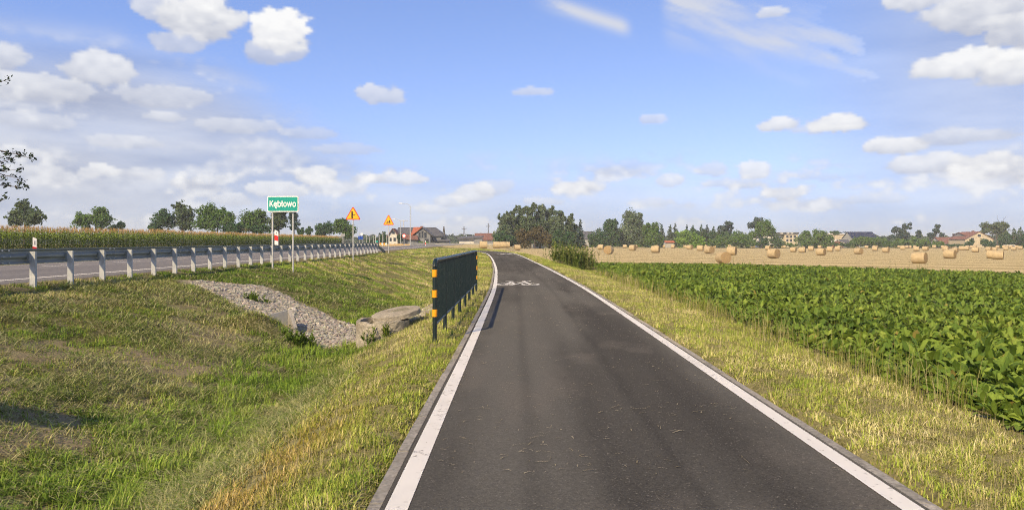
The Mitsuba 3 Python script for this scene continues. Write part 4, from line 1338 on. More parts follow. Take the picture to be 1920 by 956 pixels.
def leaf_cards(S, cen, out, size, col, rg):
    n = len(cen)
    nrm = out * .9 + rg.normal(0, 1, (n, 3)) * .8 + np.array([0, 0, .25])
    nrm /= np.linalg.norm(nrm, axis=1, keepdims=True)
    a = np.cross(nrm, rg.normal(0, 1, (n, 3)))
    a /= np.linalg.norm(a, axis=1, keepdims=True) + 1e-9
    b = np.cross(nrm, a)
    s = (size * rg.uniform(.6, 1.4, n))[:, None]
    k = rg.uniform(.35, .75, (n, 1))
    v = np.stack([cen - a * s, cen + b * s * k + nrm * s * .12, cen + a * s, cen - b * s * k + nrm * s * .1], 1)
    o = (np.arange(n) * 4)[:, None]
    S.add(v, np.concatenate([o + np.array([0, 1, 2]), o + np.array([0, 2, 3])], 0), np.repeat(col, 4, 0))


TREE_N = [100]


def tree(name, d, lobes, tone, label, trunk=None, card=.30, dens=1.0, cat_='tree', group=None, clump=.26, gap=.0, roots=None, stems=1):
    """lobes: crown masses as measured in the photograph (centre px, py, half width, half height)"""
    TREE_N[0] += 1
    rg = np.random.default_rng(TREE_N[0])
    if np.mean([l[0] for l in lobes]) > 1094:
        d, card = d * 1.32, card * 1.2
    fl = 464.5
    lobes = [(px, (fl + py - ry) / 2, rx, (fl - py + ry) / 2) if py + ry > 454 and px > 900 else (px, py, rx, ry) for px, py, rx, ry in lobes]
    t = thing(name, label, cat_, group)
    S = Soup()
    k = d / F
    pal = LEAF[tone]
    cs = []
    cx = np.mean([l[0] for l in lobes])
    for (px, py, rx, ry) in lobes:
        c = at(px, py, d)
        c[1] += rg.uniform(-.25, .25) * rx * k
        cs.append(c)
        r = np.array([rx * k, max(min(rx, ry), .6 * ry) * k, ry * k])
        nc = max(12, int(60 * (rx * ry / 900) ** .6))
        u = rg.normal(0, 1, (nc, 3))
        u /= np.linalg.norm(u, axis=1, keepdims=True)
        cc = c + u * r * (rg.uniform(.10, .88, (nc, 1)))
        cr = clump * (r.prod() ** (1 / 3)) * rg.uniform(.7, 1.6, nc) * 1.45
        tot = int(dens * 16.0 * rx * ry * k * k * math.pi / (card * card * 2.0))
        per = max(8, tot // nc)
        for q in range(nc):
            w = rg.normal(0, 1, (per, 3))
            w /= np.linalg.norm(w, axis=1, keepdims=True)
            p = cc[q] + w * cr[q] * rg.uniform(.02, 1.0, (per, 1)) ** .45 * np.array([1, 1, .85])
            tn = np.clip(rg.normal(.45, .14) + rg.normal(0, .17, per), 0, 1)
            leaf_cards(S, p, w * .6 + u[q] * .5, np.full(per, card), pick(tn, pal), rg)
    S.put('crown', 'leaf', t)
    tx = (trunk if trunk is not None else cx)
    x = (tx - 960) * k
    zb = float(H(x, d))
    zc = min(c[2] for c in cs)
    top = np.mean(cs, 0)
    wd = .05 * max(c[2] for c in cs) * .5 + .06
    pts = [(x, d, zb - .2), (x + .05, d, zb + .4 * (zc - zb)), (x * .5 + top[0] * .5, top[1] * .5 + d * .5, max(zc, zb + .6))]
    ms = [tube(pts, [wd, wd * .8, wd * .55], 7)]
    for c in cs[:6]:
        a = np.array(pts[2])
        ms.append(tube([a, (a + c) / 2 + np.array([0, 0, -.1]), c + np.array([0, 0, .2])], [wd * .5, wd * .3, wd * .1], 5))
    part('trunk', cat(*ms), 'bark', t, smooth=50)
    return t


def conifer(name, d, px, ytop, ybase, hw, tone, label, card=.30, group=None, dens=1.0):
    TREE_N[0] += 1
    rg = np.random.default_rng(TREE_N[0])
    t = thing(name, label, 'tree', group)
    d = d * 1.32 if px > 1094 else d
    k = d / F
    x, zt = (px - 960) * k, HC + (453 - ytop) * k
    zb = float(H(x, d))
    ht, hw = zt - zb, hw * k
    S = Soup()
    pal = LEAF[tone]
    nw = max(8, int(ht / .55))
    for i in range(nw):
        f = (i + .5) / nw
        z = zb + .06 * ht + f * .93 * ht
        r = hw * (1 - f) ** .8 + .10
        nb = max(4, int(9 * r / hw + 3))
        for q in range(nb):
            a = rg.uniform(0, 6.28)
            rr = r * rg.uniform(.75, 1.12)
            m = max(3, int(dens * 5 * rr / card))
            s = rg.uniform(.1, 1, m) ** .7
            p = np.stack([x + np.cos(a) * rr * s, d + np.sin(a) * rr * s, z - .28 * rr * s + .12 * rr * s ** 3], -1) + rg.normal(0, card * .22, (m, 3))
            o = np.stack([np.cos(a) * .5 + 0 * s, np.sin(a) * .5 + 0 * s, .6 + 0 * s], -1)
            leaf_cards(S, p, o, np.full(m, card), pick(np.clip(rg.normal(.4, .25) + rg.normal(0, .12, m), 0, 1), pal), rg)
    p = np.stack([x + rg.normal(0, .05, 12), d + rg.normal(0, .05, 12), zt - rg.uniform(0, .9, 12)], -1)
    leaf_cards(S, p, np.tile([0, 0, .2], (12, 1)), np.full(12, card * .6), np.tile(pal[1], (12, 1)), rg)
    S.put('crown', 'leaf', t)
    part('trunk', tube([(x, d, zb - .2), (x, d, zb + ht * .5), (x, d, zt - .1)], [ht * .022 + .05, ht * .012 + .03, .02], 6), 'bark', t, smooth=50)


# left, beyond the maize
tree('roadside_tree', 150, [(45, 402, 34, 25), (24, 412, 17, 16), (70, 407, 17, 16), (45, 385, 20, 12)], 'pale', 'airy round tree at the left border above the maize', dens=.62, card=.34, clump=.2)
tree('roadside_tree', 185, [(193, 408, 26, 20), (160, 413, 22, 19), (186, 398, 18, 10)], 'green', 'broad dense tree above the maize, second from left', trunk=180)
tree('roadside_tree', 190, [(226, 422, 13, 9), (212, 428, 12, 8)], 'green', 'low bushy tree close right of the second tree above the maize')
tree('roadside_tree', 180, [(306, 413, 23, 21), (296, 425, 15, 13)], 'dark', 'leftmost tree of the tall group left of the town sign')
tree('roadside_tree', 182, [(345, 398, 24, 18), (345, 418, 20, 17), (335, 388, 12, 9)], 'pale', 'loose leaved tree in the middle of the tall group left of the town sign', dens=.75, card=.34)
tree('roadside_tree', 176, [(397, 400, 34, 17), (397, 418, 40, 18), (428, 410, 16, 14)], 'green', 'widest darkest tree of the tall group left of the town sign')
tree('roadside_tree', 190, [(476, 412, 26, 19), (466, 425, 24, 13), (486, 403, 14, 11)], 'green', 'tree standing just left of the town sign')
tree('field_shrub', 170, [(435, 428, 34, 10), (486, 430, 26, 9)], 'dark', 'low hedge of shrubs at the foot of the tall tree group', cat_='shrub')
tree('roadside_tree', 175, [(524, 395, 20, 26), (520, 420, 22, 18), (527, 382, 12, 12)], 'pale', 'upright tree seen between the legs of the town sign', trunk=522, dens=.8)
tree('roadside_tree', 200, [(550, 405, 9, 22), (552, 425, 9, 12)], 'blue', 'narrow dark tree touching the right leg of the town sign', trunk=551)
tree('round_shrub', 200, [(564, 434, 8.5, 9)], 'dark', 'left one of two clipped round shrubs above the maize', cat_='shrub')
tree('round_shrub', 200, [(580, 434, 8, 9)], 'dark', 'right one of two clipped round shrubs above the maize', cat_='shrub')
tree('roadside_tree', 215, [(612, 430, 24, 13), (602, 436, 14, 10)], 'dark', 'dark low tree left of the side road sign')
tree('roadside_tree', 205, [(642, 427, 24, 16), (636, 418, 16, 9), (652, 437, 14, 12)], 'green', 'broad tree directly behind the side road sign pole')
tree('roadside_tree', 260, [(719, 443, 8, 16), (726, 450, 8, 12)], 'dark', 'slim dark tree left of the white gabled house')
conifer('spruce', 265, 712, 436, 460, 5, 'blue', 'small spruce beside the slim dark tree left of the white house')
tree('garden_hedge', 280, [(703, 450, 14, 7), (692, 454, 10, 4)], 'dark', 'far hedge behind the thin marker poles', cat_='hedge')
tree('garden_shrub', 224, [(749, 447, 6, 9)], 'dark', 'shrub against the white gable wall', cat_='shrub')
tree('garden_shrub', 224, [(799, 456, 10, 3.2), (790, 455, 6, 3)], 'bright', 'low bright bushes in front of the glass gable', cat_='shrub', card=.22)
# the wood right of the path
wood = [(943, 420, 16, 30), (958, 412, 16, 32), (975, 408, 16, 34), (994, 405, 17, 36), (1012, 404, 16, 36), (1030, 408, 16, 34), (1048, 412, 16, 32), (1066, 422, 16, 32), (1077, 432, 12, 24)]
wl = ['leftmost poplar of the wood beside the path', 'second poplar from the left in the wood', 'third poplar from the left in the wood', 'fourth poplar from the left in the wood', 'tallest poplar in the middle of the wood', 'poplar right of the tallest one in the wood', 'third poplar from the right in the wood', 'second poplar from the right in the wood', 'low rightmost tree of the wood next to the dark spruce']
for i, ((px, py, rx, ry), l) in enumerate(zip(wood, wl)):
    py, ry = py + 8 + 3 * (i % 2), ry - 4
    tree('poplar', 205 + 3 * (i % 3), [(px, py, rx * .8, ry * .9), (px - rx * .5, py + ry * .5, rx * .75, ry * .55), (px + rx * .45, py + ry * .35, rx * .8, ry * .6), (px + 2, py - ry * .68, rx * .5, ry * .40), (px - rx * .45, py - ry * .78, rx * .22, ry * .26), (px + rx * .4, py - ry * (.7 + .25 * (i % 2)), rx * .2, ry * .24), (px, 449, rx, 12)], 'silver' if i % 2 == 0 and i < 8 else 'pale', l, dens=.9, clump=.24)
tree('brown_bush', 195, [(982, 442, 18, 15), (1004, 437, 20, 17), (1022, 444, 14, 13)], 'brown', 'reddish brown bush in front of the wood', cat_='bush')
tree('dark_bush', 200, [(940, 446, 16, 13), (955, 448, 14, 11)], 'dark', 'dark bush at the left foot of the wood', cat_='bush')
tree('dark_bush', 200, [(1045, 446, 16, 14), (1066, 448, 18, 13)], 'dark', 'dark undergrowth at the right foot of the wood', cat_='bush')
conifer('spruce', 205, 1088, 411, 462, 11, 'blue', 'single dark blue spruce right of the wood')
# trees further right
tree('broad_tree', 200, [(1122, 446, 18, 16), (1112, 450, 14, 12)], 'dark', 'low dark tree left of the tallest tree', dens=1.1)
tree('broad_tree', 196, [(1146, 436, 20, 25), (1148, 420, 13, 12), (1140, 448, 26, 14)], 'dark', 'dense dark tree leaning against the tallest tree from the left', dens=1.1)
tree('broad_tree', 203, [(1184, 415, 19, 23), (1178, 438, 26, 24), (1200, 432, 14, 26), (1180, 402, 9, 9), (1202, 406, 5, 9)], 'silver', 'tallest tree right of the path with pale sunlit top', trunk=1184)
tree('broad_tree', 200, [(1222, 438, 20, 20), (1215, 428, 12, 12), (1232, 447, 14, 12)], 'green', 'rounded green tree right of the tallest tree')
for i, (px, yt, hw, tn) in enumerate([(1216, 417, 7, 'blue'), (1232, 416, 8, 'blue'), (1241, 420, 7, 'blue'), (1257, 421, 10, 'pale'), (1266, 418, 8, 'blue'), (1288, 421, 7, 'blue'), (1299, 422, 9, 'dark'), (1315, 420, 8, 'dark'), (1326, 421, 8, 'blue'), (1338, 424, 8, 'dark'), (1348, 423, 9, 'dark')]):
    o = ['first', 'second', 'third', 'fourth', 'fifth', 'sixth', 'seventh', 'eighth', 'ninth', 'tenth', 'last']
    conifer('spruce', 225 + 4 * (i % 3), px, yt, 462, hw * 1.3, tn, f'{o[i]} spruce from the left in the row behind the bright green tree')
tree('bright_tree', 205, [(1288, 444, 24, 12), (1280, 436, 14, 8), (1306, 450, 16, 9)], 'bright', 'bright green bushy tree in front of the spruces')
tree('broad_tree', 235, [(1366, 422, 12, 9), (1358, 428, 9, 9), (1366, 438, 10, 12)], 'blue', 'round topped dark tree at the right end of the spruces', trunk=1365)
tree('field_hedge', 215, [(1352, 450, 20, 10), (1382, 450, 18, 10), (1333, 454, 14, 7)], 'green', 'bushy hedge below the spruces, left of the big oak', cat_='hedge')
tree('broad_tree', 255, [(1423, 415, 13, 9), (1414, 422, 14, 9)], 'blue', 'dark crown rising behind the big green tree', trunk=1425)
tree('broad_tree', 225, [(1433, 422, 16, 12), (1428, 434, 24, 13), (1442, 434, 14, 12), (1410, 442, 14, 10)], 'green', 'big green tree left of the long white house', trunk=1430)
tree('field_hedge', 220, [(1386, 446, 16, 14), (1403, 452, 16, 9)], 'green', 'leafy bush left of the big green tree', cat_='hedge')
tree('garden_shrub', 222, [(1456, 450, 13, 11)], 'dark', 'round dark shrub in front of the long white house', cat_='shrub')
tree('garden_shrub', 222, [(1434, 453, 8, 8), (1421, 456, 8, 6)], 'dark', 'shrub below the big green tree beside the white wall', cat_='shrub')
tree('broad_tree', 225, [(1508, 446, 15, 13), (1514, 437, 8, 8)], 'green', 'dark tree right of the long white house')
tree('broad_tree', 225, [(1537, 442, 18, 12), (1548, 450, 16, 10), (1527, 450, 14, 9)], 'green', 'rounded tree between the white house and the cream building')
tree('broad_tree', 270, [(1568, 436, 8, 5), (1560, 436, 5, 3)], 'dark', 'small treetop rising behind the cream building', cat_='tree')
tree('field_hedge', 235, [(1608, 451, 20, 8), (1630, 450, 22, 8), (1658, 452, 24, 8), (1692, 454, 28, 7)], 'green', 'long hedge below the dark blue roof', cat_='hedge')
tree('field_hedge', 235, [(1728, 455, 24, 6), (1757, 455, 18, 6)], 'green', 'right stretch of hedge reaching the brown barn', cat_='hedge')
tree('broad_tree', 250, [(1690, 442, 18, 10), (1697, 426, 11, 6), (1679, 431, 10, 6), (1704, 421, 5, 4), (1690, 434, 12, 6)], 'blue', 'ragged spreading tree, left of the two ragged trees', trunk=1693, dens=.75)
tree('broad_tree', 270, [(1722, 436, 7, 5), (1723, 443, 6, 5)], 'blue', 'small dark tree between the two ragged trees')
tree('broad_tree', 255, [(1754, 432, 10, 7), (1760, 424, 7, 5), (1748, 440, 8, 8), (1766, 441, 7, 5)], 'blue', 'ragged dark tree left of the brown barn', trunk=1754, dens=.75)
tree('broad_tree', 270, [(1652, 446, 8, 4), (1664, 447, 8, 4), (1672, 444, 6, 4)], 'blue', 'low far treetops left of the ragged trees', cat_='tree')
tree('broad_tree', 245, [(1850, 425, 14, 9), (1866, 428, 16, 12), (1880, 424, 12, 9), (1846, 432, 12, 8), (1882, 440, 14, 14)], 'pale', 'big broad tree behind the cream gabled house', trunk=1870)
tree('garden_shrub', 228, [(1846, 455, 10, 8), (1858, 457, 8, 6)], 'dark', 'dark shrub in front of the cream gable', cat_='shrub')
tree('garden_shrub', 228, [(1815, 456, 7, 5), (1822, 452, 4, 6)], 'dark', 'shrub at the left corner of the cream gabled house', cat_='shrub')
for i, (px, yt, hw) in enumerate([(1889, 434, 13), (1901, 427, 14), (1913, 425, 15), (1926, 424, 15), (1939, 426, 15)]):
    conifer('fir', 232 + 3 * (i % 2), px, yt, 464, hw, 'dark', ['first', 'second', 'third', 'fourth', 'last'][i] + ' dark fir from the left at the right border')


for (px, py, rx, ry, tn, lb) in [(1172, 452, 24, 9, 'dark', 'undergrowth at the foot of the tallest tree'), (1205, 454, 20, 8, 'green', 'bushes right below the rounded green tree'), (1252, 455, 14, 7, 'dark', 'dark bush left of the bright green tree'), (1345, 442, 26, 10, 'dark', 'dark thicket filling the foot of the spruces'), (1308, 436, 22, 9, 'dark', 'dark thicket behind the bright green tree'), (1400, 455, 20, 7, 'green', 'low bushes left of the white wall'), (1470, 457, 24, 5, 'green', 'low hedge along the long white house'), (1524, 455, 22, 7, 'green', 'low bushes right of the long white house'), (1580, 458, 22, 4, 'dark', 'low hedge before the small red gable'), (1720, 450, 26, 7, 'green', 'bushes at the foot of the ragged trees'), (1790, 460, 28, 3, 'dark', 'low dark hedge before the brown barn'), (1884, 448, 16, 12, 'dark', 'dark bush between the cream house and the firs')]:
    tree('field_hedge', 232, [(px - rx * .45, py, rx * .6, ry), (px + rx * .4, py + ry * .15, rx * .65, ry * .85)], tn, lb, cat_='hedge', card=.32)


# bare twigs above the big tree
def twigs():
    t = thing('dead_branch', 'bare twigs sticking up above the broad tree at right', 'branch')
    d = 323
    ms = [tube([at(1877, 424, d), at(1871, 412, d), at(1870, 404, d)], [.10, .06, .03], 5), tube([at(1877, 424, d), at(1882, 412, d), at(1887, 405, d)], [.10, .06, .03], 5), tube([at(1876, 430, d), at(1876, 418, d)], [.14, .06], 5), tube([at(1882, 412, d), at(1880, 407, d)], [.05, .02], 4)]
    part('twig', cat(*ms), 'bark', t)


twigs()


# near tree whose branches reach into the frame from the left
def branch_tree():
    t = thing('leafy_tree', 'leafy branch tips of a tree reaching in at the upper left border', 'tree')
    rg = np.random.default_rng(77)
    d = 33.0
    x0 = (-150 - 960) / F * d
    zb = float(H(x0, d))
    ms, S = [], Soup()
    ms.append(tube([(x0, d, zb - .3), (x0 + .1, d, zb + 2.2), (x0 + .15, d + .1, zb + 5.5), (x0, d, zb + 9)], [.24, .2, .15, .05], 9))
    ends = [(55, 352), (58, 297), (38, 291), (14, 292), (12, 375), (30, 335), (5, 330), (30, 318), (8, 152), (-12, 170), (-30, 240), (-40, 300), (-60, 200), (-90, 130), (-150, 100), (-230, 150), (-270, 260), (-240, 340), (-130, 200), (-60, 350), (-20, 350)]
    for (px, py) in ends:
        e = at(px, py, d + rg.uniform(-1.2, 1.2))
        a = np.array([x0 + .1, d, zb + rg.uniform(2.4, 5.5)])
        if py < 220:
            a[2] = zb + rg.uniform(5, 7.5)
        n = 9
        s = np.linspace(0, 1, n)[:, None]
        P = a + (e - a) * s + np.array([0, 0, 1]) * (.35 * np.sin(s * np.pi)) * (1 if py < 330 else -.2) + rg.normal(0, .05, (n, 3)) * s
        ms.append(tube(P, np.linspace(.055, .008, n), 5))
        for q in range(3, n):
            for _ in range(2):
                L = rg.uniform(.18, .5) * (1.1 - .5 * q / n)
                dirn = (e - a) / np.linalg.norm(e - a) * .8 + rg.normal(0, .55, 3)
                tip = P[q] + dirn / np.linalg.norm(dirn) * L
                ms.append(tube([P[q], tip], [.008, .004], 4))
                m = int(rg.integers(6, 11))
                c = P[q] + (tip - P[q]) * rg.uniform(.4, 1.1, (m, 1)) + rg.normal(0, .07, (m, 3))
                leaf_cards(S, c, np.tile([0, -.2, .3], (m, 1)), np.full(m, .08), pick(rg.uniform(0, 1, m), [(.02, .035, .025), (.035, .055, .035), (.06, .085, .05)]), rg)
    S.put('leaf', 'foliage', t, kind='stuff')
    part('branch', cat(*ms), 'bark', t, smooth=50)


branch_tree()


# tall weeds at the beet field's corner, and by the manhole
def weeds(name, spots, h, label, cols, leafy, seed, spread):
    t = thing(name, label, 'weeds')
    rg = np.random.default_rng(seed)
    S = Soup()
    for (x, y, n) in spots:
        X, Y = x + rg.normal(0, spread, n), y + rg.normal(0, spread, n)
        Hh = h * rg.uniform(.55, 1.1, n)
        Zb = H(X, Y)
        for i in range(n):
            lx, ly = rg.normal(0, .12, 2) * Hh[i]
            base, tip = np.array([X[i], Y[i], Zb[i] - .02]), np.array([X[i] + lx, Y[i] + ly, Zb[i] + Hh[i]])
            c = pick(np.array([rg.uniform()]), cols)[0]
            tb = tube([base, (base + tip) / 2 + np.array([lx, ly, 0]) * .1, tip], np.array([.006, .005, .002]) * leafy[1], 3, cap=False)
            S.add(tb.vertices, tb.faces, np.tile(c * 1.1, (len(tb.vertices), 1)))
            m = leafy[0]
            s = rg.uniform(.15, 1, m)
            cen = base + (tip - base) * s[:, None]
            a = rg.uniform(0, 6.28, m)
            L = leafy[2] * rg.uniform(.5, 1.2, m) * (1.15 - .7 * s)
            dv = np.stack([np.cos(a) * .8, np.sin(a) * .8, rg.uniform(.1, 1.0, m)], -1) * L[:, None]
            sd = np.stack([-np.sin(a), np.cos(a), 0 * a], -1) * (L * leafy[3])[:, None]
            v = np.stack([cen, cen + dv * .5 + sd, cen + dv, cen + dv * .5 - sd], 1)
            o = (np.arange(m) * 4)[:, None]
            S.add(v, np.concatenate([o + np.array([0, 1, 2]), o + np.array([0, 2, 3])], 0), np.repeat(pick(rg.uniform(0, 1, m), cols), 4, 0))
    S.put('stems', 'foliage', t)


rgw = np.random.default_rng(3)
weeds('weed_clump', [(3.6 + rgw.uniform(-.7, 1.5), 48.5 + rgw.uniform(-1.4, 1.6), 10) for _ in range(26)], 1.45, 'tall green weed clump at the near left corner of the stubble field', [(.06, .10, .022), (.10, .155, .03), (.16, .20, .05), (.22, .22, .08)], (16, 2.0, .34, .14), 41, .28)
weeds('weed_tuft', [(-2.66, 14.10, 6), (-2.38, 14.14, 6)], .36, 'leafy weeds growing against the front of the manhole ring', [DEEP, GREEN, YGREEN * .8], (14, 1.0, .16, .14), 42, .06)
weeds('weed_tuft', [(-4.0, 14.35, 16), (-4.2, 14.5, 12)], .28, 'low dark green tuft at the foot of the culvert mouth', [DEEP, GREEN * .8, GREEN], (16, 1.0, .16, .16), 43, .14)
weeds('weed_tuft', [(-6.7, 19.0, 12), (-6.4, 18.8, 10)], .22, 'small green tuft at the upper left edge of the gravel', [DEEP, GREEN, GREEN], (14, 1.0, .14, .16), 44, .14)
weeds('weed_tuft', [(7.9, 61, 4), (8.5, 61, 4)], 1.15, 'thin dry seed stalks beyond the beet edge near centre', [DRY * .7, STRAW * .7, STRAW], (8, 1.8, .2, .08), 45, .2)
weeds('weed_tuft', [(18, 60.5, 4), (20, 58.8, 4), (27, 52, 3), (28, 51, 3)], .75, 'scattered dry stalks along the far beet edge', [DRY * .6, STRAW * .6, YGREEN * .6], (8, 1.8, .2, .08), 46, .3)

# ------------------------------------------------------------------ buildings
def solid(poly, d0, depth):
    """a front outline (x, z metres, world) pushed back by depth"""
    p = np.array(poly, float)
    m = trimesh.creation.extrude_polygon(sg.Polygon(p), depth, engine='earcut')
    v = m.vertices
    m.vertices = np.stack([v[:, 0], d0 + v[:, 2], v[:, 1]], 1)
    m.invert()
    return m


def pxz(d):
    return lambda px, py: ((px - 960) / F * d, HC + (453 - py) / F * d)


def quad_slab(p4, th):
    """a thin roof slab through four points, th thick upwards"""
    p = np.array(p4, float)
    n = np.cross(p[1] - p[0], p[3] - p[0])
    n /= np.linalg.norm(n)
    if n[2] < 0:
        n = -n
    q = p + n * th
    f = [[0, 1, 2], [0, 2, 3], [4, 6, 5], [4, 7, 6]] + sum([[[k, (k + 1) % 4, 4 + k], [(k + 1) % 4, 4 + (k + 1) % 4, 4 + k]] for k in range(4)], [])
    m = trimesh.Trimesh(np.vstack([p, q]), f, process=False)
    m.fix_normals()
    return m


def window(par, x0, x1, z0, z1, y, frame='wall_white'):
    fr = sg.box(x0 - .08, z0 - .08, x1 + .08, z1 + .08).difference(sg.box(x0, z0, x1, z1))
    w = part('window', solid_poly(fr, y - .05, .1), frame, par)
    part('pane', box(x0, x1, y - .02, y + .0, z0, z1), 'window_glass', w)


def solid_poly(poly, d0, depth):
    m = extrude(poly, depth)
    v = m.vertices
    m.vertices = np.stack([v[:, 0], d0 + v[:, 2], v[:, 1]], 1)
    m.invert()
    return m


def gable_house(name, label, d, xl, xr_, yridge, yeave, ybase, depth, wall, roof, ridge='x', chim=None, wins=(), over=.35):
    """ridge 'x': long side to the camera; 'y': gable to the camera"""
    d = d * 1.32 if xl > 1080 else d
    P = pxz(d)
    t = thing(name, label, 'house')
    (x0, ze), (x1, _) = P(xl, yeave), P(xr_, yeave)
    zr = P(0, yridge)[1]
    zb = float(H((x0 + x1) / 2, d)) - .3
    if ridge == 'x':
        part('wall', box(x0 + over, x1 - over, d, d + depth, zb, ze), wall, t)
        ym = d + depth / 2
        for q, s in ((x0 + over, 1), (x1 - over, -1)):
            part('gable_wall', wedge([(q, d, ze), (q, d + depth, ze), (q, ym, zr - .15)], .2, (s, 0, 0)), wall, t)
        r = part('roof', quad_slab([(x0, d - .4, ze - .12), (x1, d - .4, ze - .12), (x1, ym, zr - .1), (x0, ym, zr - .1)], .12), roof, t)
        part('roof_back', quad_slab([(x0, d + depth + .4, ze - .12), (x1, d + depth + .4, ze - .12), (x1, ym, zr - .1), (x0, ym, zr - .1)], .12), roof, t)
    else:
        xm = (x0 + x1) / 2
        part('wall', solid([(x0 + over, zb), (x1 - over, zb), (x1 - over, ze + .1), (xm, zr - .2), (x0 + over, ze + .1)], d, depth), wall, t)
        r = part('roof', quad_slab([(x0, d - .35, ze - .15), (x0, d + depth, ze - .15), (xm, d + depth, zr - .1), (xm, d - .35, zr - .1)], .14), roof, t)
        part('roof', quad_slab([(x1, d - .35, ze - .15), (x1, d + depth, ze - .15), (xm, d + depth, zr - .1), (xm, d - .35, zr - .1)], .14), roof, t)
    if chim:
        cx, cy = P(*chim)
        part('chimney', box(cx - .4, cx + .4, d + depth / 2 - .4, d + depth / 2 + .4, zr - .8, cy), 'roof_brown', r)
    for (a, b, c, e) in wins:
        (wx0, wz1), (wx1, wz0) = P(a, b), P(c, e)
        window(t, wx0, wx1, wz0, wz1, d - .01)
    return t, P


# house by the road: white gable wing, grey main roof, red cross gable with dark glass front
def village_house():
    d = 232
    P = pxz(d)
    t = thing('village_house', 'white house with grey and red roofs and a dark glass gable', 'house')
    W = lambda px, py, dd=0.0: np.array([(px - 960) / F * d, d + dd, HC + (453 - py) / F * d])
    zb = .2
    # left gable wing (gable to the camera)
    (a, ze), (b, _) = P(730.5, 442), P(747, 442)
    zr = P(0, 430)[1]
    part('gable_wall', solid([(a, zb), (b, zb), (b, ze), ((a + b) / 2, zr), (a, ze)], d - 2, 3), 'wall_white', t)
    part('wing_roof', quad_slab([(a - .5, d - 2.5, ze - .6), (a - .5, d + 3, ze - .6), ((a + b) / 2, d + 3, zr + .15), ((a + b) / 2, d - 2.5, zr + .15)], .2), 'roof_brown', t)
    part('wing_roof', quad_slab([(b + .9, d - 2.5, ze - 1.0), (b + .9, d + 3, ze - 1.0), ((a + b) / 2, d + 3, zr + .15), ((a + b) / 2, d - 2.5, zr + .15)], .2), 'roof_brown', t)
    for q in ((737, 433, 742, 438.5), (733, 446, 736, 452), (740, 446, 744, 452)):
        (x0, z1), (x1, z0) = P(q[0], q[1]), P(q[2], q[3])
        window(t, x0, x1, z0, z1, d - 2.03, 'wall_grey')
    # main block
    x0, x1 = P(745, 0)[0], P(826, 0)[0]
    ze = P(0, 441)[1]
    part('wall', box(x0, x1, d + 1, d + 11, zb, ze), 'wall_grey', t)
    r = part('main_roof', quad_slab([W(741, 442.5, .4), W(832, 443.5, .4), W(813, 426.5, 6), W(741, 426.5, 6)], .15), 'roof_grey', t)
    part('hip_roof', quad_slab([W(832, 443.5, .4), W(835, 443.5, 11), W(813.5, 426.5, 6.2), W(813, 426.5, 6)], .12), 'roof_grey', t)
    part('chimney', box(*(sorted((W(784.5, 0)[0], W(789.5, 0)[0]))), d + 4.5, d + 5.6, P(0, 429)[1], P(0, 423.5)[1]), 'roof_brown', r)
    # cross gable
    za, zt = P(0, 441)[1], P(0, 427)[1]
    g0, gm, g1 = P(776, 0)[0], P(793.5, 0)[0], P(811, 0)[0]
    part('glass_gable', solid([(g0 + .6, zb), (g1 - .4, zb), (g1 - .4, za), (gm, zt - .3), (g0 + .6, za)], d - 3.0, 5), 'wall_grey', t)
    part('red_roof', quad_slab([(g0 - .4, d - 3.6, za - .35), (g0 - .4, d + 6, za - .35), (gm, d + 6, zt), (gm, d - 3.6, zt)], .18), 'roof_red', t)
    part('cross_roof', quad_slab([(g1 + .4, d - 3.6, za - .35), (g1 + .4, d + 6, za - .35), (gm, d + 6, zt), (gm, d - 3.6, zt)], .18), 'roof_grey', t)
    part('red_roof_slope', quad_slab([W(770, 440.5, .2), W(778, 440.5, .2), W(792, 426.2, 6), W(771, 426.2, 6)], .19), 'roof_red', t)
    for q in ((787, 436, 791, 446), (792.5, 433, 796, 446), (797.5, 436, 802, 446), (783, 447, 789, 454), (798, 448, 806, 454)):
        (wx0, wz1), (wx1, wz0) = P(q[0], q[1]), P(q[2], q[3])
        window(t, wx0, wx1, wz0, wz1, d - 3.03, 'wall_grey')
    # lean-to porch roof and garage to the right
    part('porch_roof', quad_slab([W(756, 449, -6.0), W(789, 450, -6.0), W(784, 441, -2.6), W(757, 440.5, -2.6)], .15), 'roof_brown', t)
    part('porch_wall', box(W(757, 0)[0], W(786, 0)[0], d - 5.2, d - 3.2, zb, P(0, 448.5)[1]), 'wall_grey', t)
    part('garage_roof', quad_slab([W(808, 452.2, -1), W(846, 452.5, -1), W(836, 447.5, 4), W(812, 447, 4)], .2), 'roof_grey', t)
    part('garage', box(W(810, 0)[0], W(842, 0)[0], d - .3, d + 5, zb, P(0, 452.5)[1]), 'wall_grey', t)


village_house()


def low_house():
    d = 250
    t = thing('garage_house', 'low flat roofed building with white wall and grey end', 'house')
    W = lambda px, py, dd=0.0: np.array([(px - 960) / F * d, d + dd, HC + (453 - py) / F * d])
    x0, x1, x2 = W(861, 0)[0], W(888.5, 0)[0], W(904, 0)[0]
    part('white_wall', box(x0, x1, d, d + 6, 0, W(0, 448)[2]), 'wall_white', t)
    part('grey_wall', box(x1 + .01, x2, d - .5, d + 6, 0, W(0, 446.5)[2]), 'wall_grey', t)
    part('roof', quad_slab([W(857, 448, -1), W(904, 446, -1), W(906, 443.5, 7), W(862, 444.8, 7)], .3), 'roof_grey', t)
    part('eave_board', box(x0 - .5, x1, d - .9, d - .7, W(0, 449)[2], W(0, 447)[2]), 'roof_grey', t)


low_house()
gable_house('brown_roofed_house', 'long brown tiled roof left of the wood', 262, 889, 930, 437, 450, 462, 9, 'wall_grey', 'roof_brown')
